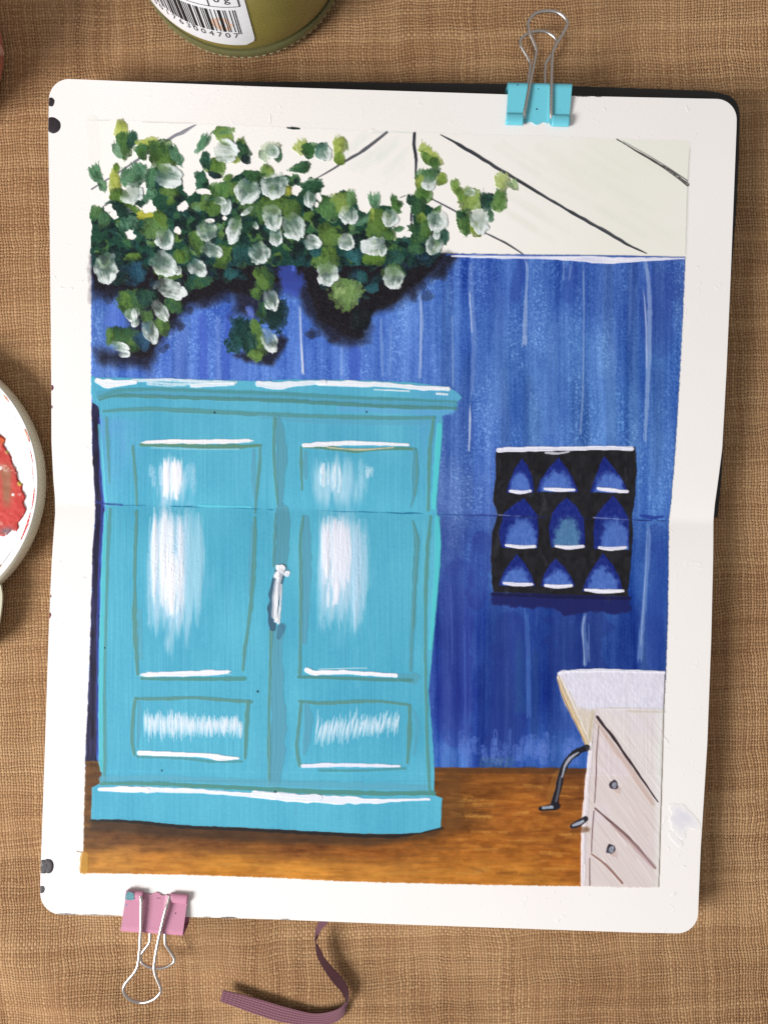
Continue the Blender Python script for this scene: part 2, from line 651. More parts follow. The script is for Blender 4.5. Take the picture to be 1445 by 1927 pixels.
def lay(w, al, col, thick=0.05, pid=None, hk=None):
    """lay paint in a window: alpha map, colour (const or map), thickness"""
    al = np.clip(al, 0, 1).astype(np.float32)
    col = np.asarray(col, np.float32)
    cC[w] = cC[w] * (1 - al[..., None]) + col * al[..., None]
    cA[w] = np.maximum(cA[w], al)
    if thick:
        cH[w] += al * thick * (1.0 if hk is None else hk)
    if pid is not None:
        t = cI[w]
        t[al > 0.45] = pid


def poly_sd(x, y, pts):
    """signed distance (positive inside) to polygon"""
    pts = np.asarray(pts, np.float32)
    inside = np.zeros(x.shape, bool)
    dmin = np.full(x.shape, 1e9, np.float32)
    n = len(pts)
    for i in range(n):
        ax, ay = pts[i]
        bx, by = pts[(i + 1) % n]
        ex, ey = bx - ax, by - ay
        t = np.clip(((x - ax) * ex + (y - ay) * ey) / (ex * ex + ey * ey + 1e-9), 0, 1)
        dmin = np.minimum(dmin, (x - ax - t * ex) ** 2 + (y - ay - t * ey) ** 2)
        if ay != by:
            cnd = (ay > y) != (by > y)
            inside ^= cnd & (x < ex * (y - ay) / ey + ax)
    return np.where(inside, 1, -1) * np.sqrt(dmin)


def fill(pts, col, alpha=1.0, feather=1.2, wob=1.2, thick=0.05, pid=None, wfreq=14.0, seed=0, tex=None, hk=None):
    a = np.array(pts)
    m = feather + wob + 2
    w = win(a[:, 0].min() - m, a[:, 1].min() - m, a[:, 0].max() + m, a[:, 1].max() + m)
    if w is None:
        return
    x, y = GX[w], GY[w]
    sd = poly_sd(x, y, pts) + wob * 2 * (fbm(x / wfreq, y / wfreq, 31 + seed, 3) - 0.5)
    al = np.clip(sd / feather + 0.5, 0, 1)
    if feather > 4:
        al = al * al * (3 - 2 * al)
    if tex is not None:
        col = tex(x, y)
    lay(w, al * alpha, col, thick, pid, None if hk is None else hk(x, y))


def stroke(pts, wid, col, alpha=1.0, dry=0.0, col2=None, thick=0.06, pid=None, seed=0, soft=1.0, ragged=0.0, edge=0.12, taper=0.0, n=None):
    """a brush stroke: wid is one width or a list along the path; dry breaks it into bristle marks"""
    pts = np.asarray(pts, float)
    L = np.sum(np.hypot(*np.diff(pts, axis=0).T))
    n = n or int(np.clip(L / 9, 6, 60))
    c = catmull(pts, n)
    wl = np.interp(np.linspace(0, 1, len(c)), np.linspace(0, 1, len(np.atleast_1d(wid))), np.atleast_1d(wid))
    m = wl.max() * 0.6 + 4
    w = win(c[:, 0].min() - m, c[:, 1].min() - m, c[:, 0].max() + m, c[:, 1].max() + m)
    if w is None:
        return
    x, y = GX[w], GY[w]
    best = np.full(x.shape, 1e9, np.float32)
    lat = np.zeros_like(best)
    arc = np.zeros_like(best)
    wd = np.full_like(best, 1.0)
    s = 0.0
    for i in range(len(c) - 1):
        ax, ay = c[i]
        ex, ey = c[i + 1] - c[i]
        l2 = ex * ex + ey * ey + 1e-9
        l = math.sqrt(l2)
        t = np.clip(((x - ax) * ex + (y - ay) * ey) / l2, 0, 1)
        dx, dy = x - ax - t * ex, y - ay - t * ey
        d2 = dx * dx + dy * dy
        k = d2 < best
        best[k] = d2[k]
        lat[k] = (np.sign(ex * dy - ey * dx) * np.sqrt(d2))[k]
        arc[k] = (s + t * l)[k]
        wd[k] = (wl[i] * (1 - t) + wl[i + 1] * t)[k]
        s += l
    d = np.sqrt(best)
    tt = arc / max(s, 1e-6)
    ww = wd * 0.5 * (1 + edge * 2 * (vn(arc / 13.0 + 40, np.sign(lat) * 7 + 0.5, seed) - 0.5) * 2)
    if taper:
        ww = ww * np.clip(np.minimum(tt, 1 - tt) / taper, 0.12, 1)
    al = np.clip((ww - d) / soft + 0.5, 0, 1)
    br = vn(lat / 1.35 + 100, arc / 55.0, seed + 3) * 0.7 + vn(lat / 0.7, arc / 24.0, seed + 6) * 0.3
    if ragged:
        end = sstep(1 - ragged, 1.0, tt) + sstep(ragged, 0, tt) * 0.6
        al = al * sstep(end - 0.15, end + 0.12, br + 0.02)
    if dry:
        g = br * 0.62 + grain[w] * 0.38
        al = al * sstep(dry * 0.72 - 0.12, dry * 0.72 + 0.14, g)
    cc = np.asarray(col, np.float32)
    if col2 is not None:
        k = np.clip((br - 0.3) / 0.4, 0, 1)[..., None]
        cc = cc * (1 - k) + np.asarray(col2, np.float32) * k
    hk = 0.45 + 0.75 * br + 0.35 * sstep(0.6, 0.95, d / np.maximum(ww, 0.5))
    lay(w, al * alpha, cc, thick, pid, hk)


def dab(cx, cy, wx, wy, ang, c1, c2, pid=VINE, rag=0.35, alpha=1.0, seed=0, thick=0.06, c3=None):
    """a leaf-shaped dab of a loaded brush; wx across, wy along (ang in degrees, 0 = pointing down)"""
    m = max(wx, wy) * 0.75 + 3
    w = win(cx - m, cy - m, cx + m, cy + m)
    if w is None:
        return
    x, y = GX[w] - cx, GY[w] - cy
    a = math.radians(ang)
    v = (x * math.sin(-a) + y * math.cos(a)) / (wy * 0.5)
    u = (x * math.cos(a) + y * math.sin(a)) / (wx * 0.5)
    nz = fbm((x + cx) / 11.0, (y + cy) / 11.0, seed + 1, 3) - 0.5
    br = vn(u * wx / 3.4 + seed * 3.3, v * 0.8 + seed, seed + 2) * 0.6 + vn(u * wx / 1.6, v * 2.2 + 7, seed + 5) * 0.4
    tp = ((seed * 7) % 5 - 2) * 0.14
    us = u * (1 + tp * v) + 0.18 * v * v * (1 if seed % 2 else -1)
    rr = np.sqrt(us * us + v * v)
    al = np.clip((1.0 + 0.85 * nz - rr) * min(wx, wy) * 0.5 / 1.2 + 0.5, 0, 1)
    if rag:
        e = sstep(1.0 - 1.5 * rag, 1.05, -v)            # dry trailing end
        al = al * sstep(e * 0.85 - 0.14, e * 0.85 + 0.1, br * 0.7 + 0.3 * grain[w] + 0.1)
    mot = fbm((x + cx) / 7.0, (y + cy) / 7.0, seed + 8, 3)
    k = np.clip(0.45 + 1.6 * (mot - 0.5) + 1.6 * (br - 0.5) + 0.3 * v, 0, 1)[..., None]
    col = np.asarray(c1, np.float32) * (1 - k) + np.asarray(c2, np.float32) * k
    if c3 is not None:
        k3 = (sstep(0.1, 0.8, v + nz))[..., None]
        col = col * (1 - k3) + np.asarray(c3, np.float32) * k3
    if pid == VINE:                                      # leaves: wet paint blends into its neighbours
        ph = seed * 1.7
        side = us * math.cos(ph) + v * math.sin(ph)
        col = col * (1.06 - 0.34 * sstep(-0.1, 1.0, side + 1.2 * (mot - 0.5)))[..., None]
        lum = col.mean(-1, keepdims=True)
        col = (lum + (col - lum) * 0.86) * 0.95
        al = al * (1 - 0.35 * sstep(0.5, 1.0, rr) * sstep(0.35, 0.6, mot))
    hk = 0.4 + 0.9 * br + 0.3 * sstep(0.7, 1.0, rr)
    lay(w, al * alpha, col, thick, pid, hk)


PETALS = []


def petal(cx, cy, wx, wy, ang, white=0.8, seed=0, green=0.5, under=(146, 170, 154), top=(224, 232, 231)):
    """a white flower dab: thick and bright at its far end, streaked with green where it was dragged"""
    pid = PETAL0 + len(PETALS)
    PETALS.append(pid)
    m = max(wx, wy) * 0.75 + 3
    w = win(cx - m, cy - m, cx + m, cy + m)
    x, y = GX[w] - cx, GY[w] - cy
    a = math.radians(ang)
    v = (x * math.sin(-a) + y * math.cos(a)) / (wy * 0.5)
    u = (x * math.cos(a) + y * math.sin(a)) / (wx * 0.5)
    th = np.arctan2(u * wx, (1.5 - v) * wy)
    br = vn(th * 5 + seed * 2.1, v * 0.6 + seed, seed) * 0.6 + vn(th * 13, v * 1.2, seed + 4) * 0.4
    nz = fbm((x + cx) / 10.0, (y + cy) / 10.0, seed + 9, 3) - 0.5
    rr = np.sqrt(u * u + v * v)
    al = np.clip((1.0 + 0.5 * nz - rr) * min(wx, wy) * 0.5 / 1.0 + 0.5, 0, 1)
    e = sstep(0.25, 1.1, -v)
    al = al * sstep(e * 0.75 - 0.15, e * 0.75 + 0.12, br * 0.75 + grain[w] * 0.35) * (1 - 0.45 * sstep(0.1, -0.9, v))
    bright = np.clip(white * 0.57 + 0.42 * v + 1.0 * (br - 0.5) + 1.2 * nz - green * sstep(0.8, 0.0, rr) * 0.75 + 0.06 * sstep(0.7, 0.95, rr), 0, 1)
    bright = np.clip(bright + 0.3 * np.exp(-((rr - 0.80) / 0.13) ** 2) * sstep(-0.3, 0.6, u * math.cos(seed) + v * 0.6), 0, 1)
    und = np.asarray(under, np.float32) * (0.8 + 0.5 * (nz[..., None] + 0.4) * br[..., None])
    und = und * 0.66 + cC[w] * 0.34
    col = und * (1 - bright[..., None]) + np.asarray(top, np.float32) * bright[..., None]
    hk = 0.25 + 0.8 * bright * (0.5 + br) + 0.4 * sstep(0.7, 1.0, rr)
    rim = np.clip(1 - np.abs(rr - 1.03 - 0.5 * nz) * 11, 0, 1) * sstep(0.0, 0.8, v) * 0.28
    lay(w, rim, (34, 46, 48), 0)
    lay(w, al, col, 0.17, pid, hk)


def erase(cx, cy, wx, wy, seed=0):
    m = max(wx, wy) * 0.8 + 3
    w = win(cx - m, cy - m, cx + m, cy + m)
    x, y = GX[w] - cx, GY[w] - cy
    nz = fbm(GX[w] / 8, GY[w] / 8, seed + 60, 3) - 0.5
    al = np.clip((1 + 1.1 * nz - np.sqrt((2 * x / wx) ** 2 + (2 * y / wy) ** 2)) * min(wx, wy) * 0.4 + 0.5, 0, 1)
    cC[w] = cC[w] * (1 - al[..., None]) + PAGE * al[..., None]
    cH[w] *= 1 - al
    k = al > 0.5
    cI[w][k] = CEIL


rs = np.random.default_rng(11)

# --- painted ceiling: thin cream wash with grey green tints, dark beams
def ceil_tex(x, y):
    n = fbm(x / 120.0, y / 120.0, 4, 3)
    d = vn((x * 0.5 - y * 0.86) / 9.0, (x * 0.86 + y * 0.5) / 160.0, 6)
    g = sstep(880, 1180, x + 0.4 * (y - 360)) * 0.85 + 0.25 * sstep(600, 760, x) * sstep(420, 280, y)
    g = np.clip(g * (0.55 + 0.6 * n + 0.18 * d), 0, 1)[..., None]
    return np.array([248, 244.5, 240], np.float32) * (1 - g) + np.array([238, 237, 226], np.float32) * g


fill([(168, 226), (300, 230), (480, 238), (720, 248), (960, 256), (1180, 262), (1297, 266), (1294, 350), (1290, 490), (830, 486), (172, 480)],
     PAGE, 0.95, 2.0, 1.5, 0.0, CEIL, tex=ceil_tex)
stroke([(1297, 279), (1293, 350), (1289, 478)], [2, 3, 2], (205, 206, 196), 0.7, dry=0.2, thick=0.05, pid=CEIL)
stroke([(168, 226), (176, 226), (205, 227)], 2, (214, 214, 208), 0.7, pid=CEIL, thick=0.02)
stroke([(268, 229.5), (320, 231), (362, 232)], 1.8, (205, 205, 200), 0.7, dry=0.3, pid=CEIL, thick=0.02)
stroke([(172, 230), (176, 262), (178, 300)], 24, (238, 237, 232), 0.5, dry=0.2, pid=CEIL, thick=0.02)
stroke([(700, 250), (740, 249), (778, 250)], 3, (222, 228, 222), 0.7, dry=0.4, pid=CEIL, thick=0.02)
for k in range(16):
    x, y = rs.uniform(660, 760), rs.uniform(262, 340)
    stroke([(x + 18, y - 16), (x - 14, y + 14)], rs.uniform(8, 16), (221, 229, 222), 0.16, dry=0.4, pid=CEIL, thick=0.0, seed=k, soft=5)
for k in range(22):
    x, y = rs.uniform(960, 1230), rs.uniform(290, 430)
    stroke([(x - 40, y - 24), (x + 40, y + 26)], rs.uniform(8, 18), (224, 224, 209), 0.13, dry=0.4, pid=CEIL, thick=0.0, seed=k + 40, soft=6)
BEAM = (66, 67, 76)
stroke([(369, 235), (345, 248), (312, 266), (226, 323), (173, 356)], [2, 8, 5, 4, 3], (104, 104, 114), 0.95, dry=0.25, col2=(150, 150, 158), pid=CEIL, seed=2)
stroke([(727.5, 249), (684, 283), (650, 303), (620, 322), (593, 337)], [5, 6, 5, 3.5, 2], BEAM, 0.95, dry=0.12, pid=CEIL, seed=3, col2=(104, 104, 112))
stroke([(779.6, 251), (779.2, 273), (783, 302), (781, 336)], [6, 6.5, 5.5, 3], (48, 50, 60), 1, pid=CEIL, seed=4)
stroke([(774.7, 394), (773.5, 425), (776, 471)], [4, 5, 2.5], (52, 54, 66), 1, pid=CEIL, seed=5)
stroke([(829, 253.6), (868, 275), (936, 316.6), (1000, 355), (1060, 391), (1129, 430), (1180, 460), (1216, 477)],
       [2, 6.5, 6.5, 5.5, 5, 6.5, 6, 1.5], (54, 56, 62), 1, dry=0.08, col2=(84, 86, 92), pid=CEIL, seed=6)
stroke([(810, 373.5), (835, 386), (861, 400)], [2.5, 3.5, 3], (96, 96, 106), 1, pid=CEIL, seed=7)
stroke([(909, 436.5), (950, 457), (983, 477.6)], [2.5, 4, 2.5], (86, 86, 92), 1, pid=CEIL, seed=8)
stroke([(1160, 262), (1195, 283), (1231, 304), (1265, 326), (1293, 347)], [2, 3, 4, 6, 7], (78, 78, 76), 1, dry=0.42, pid=CEIL, seed=9)
stroke([(1172, 266), (1232, 300), (1293, 340)], [0.8, 1.4, 2.0], (98, 98, 96), 0.9, dry=0.2, pid=CEIL, seed=10)
stroke([(753, 372), (763, 368)], 2, (110, 112, 116), 0.8, pid=CEIL)

# --- painted blue wall
WALLC = [  # x, y, colour control points
    (180, 560, (82, 112, 196)), (210, 620, (92, 122, 206)), (330, 640, (86, 115, 205)), (560, 640, (84, 116, 204)), (640, 690, (84, 114, 202)),
    (760, 640, (92, 124, 208)), (850, 620, (72, 106, 190)), (900, 520, (62, 92, 180)), (1000, 540, (60, 92, 176)), (1120, 540, (58, 88, 172)),
    (1240, 540, (56, 84, 168)), (980, 700, (80, 115, 192)), (1080, 680, (84, 120, 196)), (1240, 680, (62, 98, 180)), (1150, 780, (84, 122, 200)),
    (900, 840, (76, 106, 190)), (1000, 800, (82, 118, 196)), (1230, 860, (74, 110, 190)), (860, 940, (88, 112, 190)), (1230, 960, (72, 108, 188)),
    (860, 1040, (58, 72, 156)), (900, 1060, (76, 106, 188)), (1230, 1060, (46, 72, 156)), (860, 1180, (48, 60, 146)), (960, 1200, (42, 58, 140)),
    (1080, 1220, (34, 54, 130)), (1200, 1230, (38, 56, 136)), (860, 1320, (44, 54, 142)), (980, 1330, (36, 54, 136)), (900, 1400, (46, 62, 150)),
    (1060, 1340, (42, 58, 142)), (1000, 1420, (58, 84, 170)), (860, 1430, (70, 100, 186)), (1080, 1430, (62, 92, 176))]


def wall_tex(x, y):
    num = np.zeros(x.shape + (3,), np.float32)
    den = np.zeros(x.shape, np.float32)
    for (px_, py_, c_) in WALLC:
        d2 = ((x - px_) / 0.75) ** 2 + (y - py_) ** 2 + 900
        k = 1.0 / (d2 * np.sqrt(d2))
        num += k[..., None] * np.asarray(c_, np.float32)
        den += k
    col = num / den[..., None]
    xs = x + 6 * (vn(y / 160.0, x / 60.0, 3) - 0.5)
    s1 = vn(xs / 16.0, y / 420.0, 11) - 0.5
    s2 = vn(xs / 5.5, y / 210.0, 12) - 0.5
    s3 = vn(xs / 2.0, y / 90.0, 13) - 0.5
    st = (1.15 * s1 + 0.5 * s2) * (0.55 + 0.9 * fbm(x / 50.0, y / 90.0, 17, 2)) + 0.38 * s3 + 0.3 * (vn(x / 1.6, y / 14.0, 18) - 0.5)
    col = col + st[..., None] * np.array([34, 33, 28], np.float32)
    cl = fbm(x / 46.0, y / 80.0, 24, 4) - 0.5
    col = col + cl[..., None] * np.array([30, 32, 28], np.float32)
    # paper tooth catches pale paint
    tooth = sstep(0.52, 0.78, fbm(x / 2.6, y / 2.9, 15, 2)) * sstep(0.36, 0.72, fbm(xs / 30.0, y / 120.0, 16, 3))
    amt = sstep(1150, 900, y) * 0.85 + 0.15
    col = col + (tooth * amt)[..., None] * np.array([38, 40, 30], np.float32)
    col = col + ((fbm(x / 1.9, y / 2.3, 22, 2) - 0.5) * (0.5 + 0.9 * amt))[..., None] * np.array([30, 30, 26], np.float32)
    dark = sstep(0.55, 0.8, vn(xs / 22.0, y / 260.0, 19)) * 0.5
    col = col * (1 - 0.16 * dark[..., None])
    lo = sstep(960, 1100, y)[..., None]
    return col * np.array([0.93, 1.02, 0.99], np.float32) + lo * np.array([0, 9, 8], np.float32)


def wall_h(x, y):
    return 0.6 + 0.9 * vn(x / 2.2, y / 80.0, 13) + 0.35 * grain[0, 0]


wall_poly = [(173, 464), (400, 470), (640, 474), (838, 477), (1078, 480), (1200, 482), (1289, 486), (1284, 600), (1279, 700), (1270, 850), (1262, 947), (1258, 976), (1257.6, 1024),
             (1256, 1167), (1252, 1275), (1240, 1460), (160, 1450), (167, 1290), (170, 1214), (175, 1032), (179, 979), (180, 945), (174, 848), (172, 700), (172, 600)]
fill(wall_poly, (70, 100, 185), 1, 1.0, 1.1, 0.05, WALL, wfreq=4.0, tex=wall_tex, hk=wall_h)
# darker swathes
for (pts, w_, c_, a_) in [
    ([(1240, 540), (1236, 640)], 60, (50, 74, 156), .35), ([(1075, 510), (1070, 560)], 26, (48, 76, 160), .45),
    ([(980, 492), (968, 560)], 20, (48, 72, 158), .5), ([(908, 1020), (895, 1130)], 40, (40, 50, 130), .45), ([(860, 1080), (856, 1380)], 60, (40, 48, 134), .35),
    ([(1090, 1150), (1080, 1250)], 120, (32, 48, 122), .45), ([(960, 1180), (955, 1390)], 70, (34, 48, 126), .4), ([(1235, 1000), (1232, 1240)], 30, (40, 66, 152), .4),
    ([(380, 600), (384, 710)], 16, (66, 92, 190), .6), ([(430, 590), (425, 712)], 14, (68, 94, 192), .5), ([(668, 660), (668, 714)], 22, (64, 90, 190), .5),
    ([(345, 610), (338, 712)], 18, (108, 140, 216), .4), ([(410, 600), (412, 712)], 10, (130, 160, 226), .45), ([(450, 600), (447, 714)], 20, (104, 136, 214), .4)]:
    stroke(pts, w_, c_, a_, dry=0.35, pid=WALL, seed=int(w_), soft=6, thick=0.02)
# pale drips and seams of the boards
DR = (176, 194, 226)
for i, (pts, w_, a_, c_) in enumerate([
    ([(565, 576), (567, 640), (571, 713)], [1.5, 2, 4], 1, (235, 236, 246)), ([(562, 570), (565, 640), (568, 712)], [2, 3, 2], .45, DR),
    ([(988, 483), (992, 512), (989, 563), (986, 660)], [5, 5, 5, 10], .62, (190, 206, 236)), ([(1060, 492), (1060, 530)], 2, .5, DR), ([(1074, 500), (1070, 530)], [5, 2], .35, DR),
    ([(1097, 484), (1098, 600), (1096, 740), (1090, 830)], [3.5, 2.6, 3, 4], .55, (170, 190, 222)),
    ([(1212, 487), (1219, 524), (1222, 600), (1219, 700), (1214, 800), (1212, 850)], [6, 7, 9, 9, 7, 6], .55, (186, 204, 232)),
    ([(1211, 547), (1215, 610), (1216, 700)], [2, 3, 2], .75, (212, 222, 240)),
    ([(884, 489), (886, 543), (891, 630), (890, 690), (888, 760)], [8, 9, 9, 8, 7], .42, (150, 176, 226)), ([(883, 545), (888, 630)], 2.2, .85, (206, 216, 240)),
    ([(884, 762), (884, 800), (882, 855)], [2, 4, 2], .85, (214, 222, 242)), ([(790, 547), (793, 605), (791, 660), (789, 722)], [5, 8, 6, 6], .6, (164, 190, 232)),
    ([(792, 560), (792, 700)], 2, .5, (206, 216, 240)), ([(851, 593), (852, 734)], [2, 3], .6, (170, 190, 232)), ([(848, 500), (852, 560), (850, 590)], 3, .4, (52, 70, 160)),
    ([(716, 595), (718, 650), (720, 715)], [4, 6, 5], .5, (150, 178, 228)), ([(736, 610), (733, 712)], 5, .35, (140, 168, 224)), ([(643, 652), (643, 710)], [3, 4], .5, (150, 176, 226)),
    ([(1219, 986), (1221, 1018), (1214, 1110), (1206, 1201), (1203, 1259)], [5, 6, 7, 9, 10], .6, (128, 158, 210)), ([(1217, 1000), (1212, 1110), (1204, 1230)], 1.8, .7, (180, 200, 230)),
    ([(1102, 1146), (1097, 1187), (1103, 1220), (1099, 1260)], [7, 9, 9, 8], .62, (116, 148, 200)), ([(1099, 1160), (1096, 1190), (1100, 1258)], 2, .75, (196, 212, 236)),
    ([(1107, 1170), (1108, 1250)], 1.8, .5, (180, 198, 230)),
    ([(989, 1146), (993, 1220), (994, 1360)], [10, 9, 8], .42, (92, 138, 204)), ([(978, 1200), (980, 1350)], 18, .35, (40, 88, 140)), ([(1008, 1220), (1006, 1400)], 14, .3, (36, 60, 110)),
    ([(874, 1180), (876, 1396)], [5, 5], .3, (90, 118, 200)), ([(848, 1100), (852, 1260)], 2, .4, (110, 130, 205)), ([(1186, 500), (1184, 640)], 6, .3, (110, 140, 205)),
    ([(940, 540), (938, 800)], 18, .3, (104, 138, 206)), ([(1040, 600), (1036, 830)], 24, .3, (106, 140, 206)), ([(1150, 620), (1148, 830)], 20, .28, (104, 140, 208))]):
    stroke(pts, w_, c_, a_ * 0.9, dry=0.3, pid=WALL, seed=20 + i, soft=2.0, thick=0.05, ragged=0.12)
for k in range(60):                                    # rough pale brushing along the floor line
    x = rs.uniform(822, 1100)
    y = rs.uniform(1412, 1440)
    l = rs.uniform(16, 44)
    stroke([(x, y), (x + rs.uniform(-4, 6), y - l)], rs.uniform(6, 14), (92, 122, 200), 0.4, dry=0.62, pid=WALL, seed=k, thick=0.05)
for k in range(7):
    x = 905 + k * 9
    stroke([(x, 1442), (x + 3, 1428)], 8, (82, 118, 140), 0.4, dry=0.5, pid=WALL, seed=k)

# --- black shadow of the vine on the wall
BLK = (32, 29, 38)
fill([(173, 470), (600, 474), (842, 478), (862, 486), (830, 512), (788, 548), (735, 580), (697, 594), (698, 615), (692, 640), (660, 652), (630, 643), (600, 622), (580, 594), (560, 560),
      (535, 545), (522, 560), (530, 590), (505, 605), (462, 596), (440, 595), (441, 556), (400, 570), (357, 578), (332, 614), (302, 648), (284, 700), (243, 690), (186, 682), (180, 658),
      (215, 660), (250, 640), (230, 560), (175, 562)], BLK, 0.85, 26, 9, 0.03, VINE, wfreq=22)
fill([(173, 470), (600, 474), (838, 478), (800, 520), (740, 570), (690, 600), (680, 635), (640, 630), (600, 600), (575, 530), (520, 530), (480, 560), (430, 545), (350, 570), (310, 625),
      (280, 670), (240, 670), (300, 600), (230, 545), (175, 545)], (30, 27, 32), 0.95, 10, 6, 0.03, VINE, wfreq=18)
fill([(439, 668), (462, 681), (514, 688), (530, 664), (541, 640), (528, 630), (490, 660)], BLK, 0.9, 12, 5, 0.03, VINE, wfreq=16)
fill([(215, 562), (232, 566), (236, 610), (226, 640), (200, 650), (196, 600)], (88, 116, 205), 0.55, 14, 4, 0.02, WALL)
fill([(525, 500), (552, 494), (572, 530), (560, 560), (535, 552), (528, 530)], (62, 84, 186), 0.75, 14, 8, 0.02, WALL, wfreq=9)
stroke([(553, 497), (552, 508)], 5, (84, 110, 206), 0.8, pid=WALL)
for k in range(40):                                   # scuffed edge of the shadow
    j = rs.integers(0, 12)
    ex, ey = [(205, 552), (222, 552), (300, 650), (332, 614), (357, 580), (400, 570), (600, 622), (630, 643), (740, 580), (790, 548), (828, 514), (850, 492)][j]
    dab(ex + rs.normal(0, 12), ey + rs.normal(0, 6), rs.uniform(10, 22), rs.uniform(12, 26), rs.uniform(-40, 40), BLK, (40, 44, 70), rag=0.6, alpha=0.4, seed=k, thick=0.02)

# --- the vine: dark mass, filler leaves, leaves picked out, white flowers
G_D, G_T, G_M, G_O, G_Y, G_P = (22, 48, 44), (36, 82, 84), (58, 106, 66), (92, 128, 52), (176, 190, 78), (108, 152, 112)
vine_body = [(172, 395), (185, 390), (200, 398), (215, 412), (232, 404), (250, 398), (262, 404), (296, 404), (288, 380), (276, 350), (284, 322), (300, 302), (328, 300), (338, 328), (345, 358),
             (354, 374), (372, 354), (369, 332), (384, 318), (394, 345), (402, 358), (414, 345), (440, 336), (462, 322), (486, 322), (500, 336), (540, 330), (552, 345), (545, 364), (560, 368),
             (575, 346), (598, 344), (606, 366), (625, 372), (640, 356), (664, 364), (674, 394), (690, 404), (704, 392), (722, 388), (744, 390), (748, 408), (736, 428), (742, 452), (764, 448), (777, 432),
             (776, 400), (768, 380), (784, 372), (806, 388), (826, 400), (838, 424), (834, 462), (826, 480), (700, 500), (500, 500), (172, 500)]


def vine_tex(x, y):
    n = fbm(x / 22.0, y / 22.0, 41, 4)
    m = fbm(x / 11.0, y / 26.0, 44, 3)
    a = np.array(G_D, np.float32) * (1 - n[..., None]) + np.array((46, 88, 62), np.float32) * n[..., None]
    t = sstep(440, 500, y)[..., None] * m[..., None]
    return a * (1 - t) + np.array((26, 62, 72), np.float32) * t


fill(vine_body, G_D, 1, 1.3, 5, 0.05, VINE, wfreq=12, tex=vine_tex)
body = np.array(vine_body)
n_f = 0
while n_f < 210:                                      # filler leaves inside the mass
    x, y = rs.uniform(176, 836), rs.uniform(330, 500)
    if poly_sd(np.array([[x]], np.float32), np.array([[y]], np.float32), vine_body)[0, 0] < 9:
        continue
    n_f += 1
    d = sstep(400, 480, y)
    pick = rs.random()
    c1 = G_D if pick < 0.35 else (G_T if pick < 0.35 + 0.3 * d else (G_M if pick < 0.8 else G_O))
    c2 = G_T if pick < 0.25 else ((44, 92, 60) if pick < 0.6 else (G_O if pick < 0.9 else G_P))
    dab(x, y, rs.uniform(14, 26), rs.uniform(18, 36), rs.uniform(-70, 70), c1, c2, rag=0.5, seed=n_f % 57, alpha=0.9)
for k in range(150):                                  # teal leaves in the shade below
    x = rs.uniform(178, 830)
    lim = np.interp(x, [175, 300, 360, 430, 520, 560, 620, 700, 760, 830], [520, 560, 540, 525, 560, 490, 560, 560, 520, 485])
    y = rs.uniform(474, lim)
    if 522 < x < 578 and y > 488:
        continue
    c2 = [(38, 84, 92), (30, 66, 74), (44, 92, 84), (48, 84, 120), (40, 80, 58)][rs.integers(0, 5)]
    dab(x, y, rs.uniform(10, 22), rs.uniform(14, 30), rs.uniform(-60, 60), (20, 38, 42), c2, rag=0.7, seed=k % 51, alpha=0.62, thick=0.03)

n_f = 0
while n_f < 120:                                      # near-black gaps between the leaves
    x, y = rs.uniform(176, 836), rs.uniform(370, 500)
    if poly_sd(np.array([[x]], np.float32), np.array([[y]], np.float32), vine_body)[0, 0] < 7:
        continue
    n_f += 1
    dab(x, y, rs.uniform(8, 18), rs.uniform(12, 30), rs.uniform(-80, 80), (22, 34, 38), (26, 48, 46), rag=0.5, seed=n_f % 41, alpha=0.85, thick=0.02)

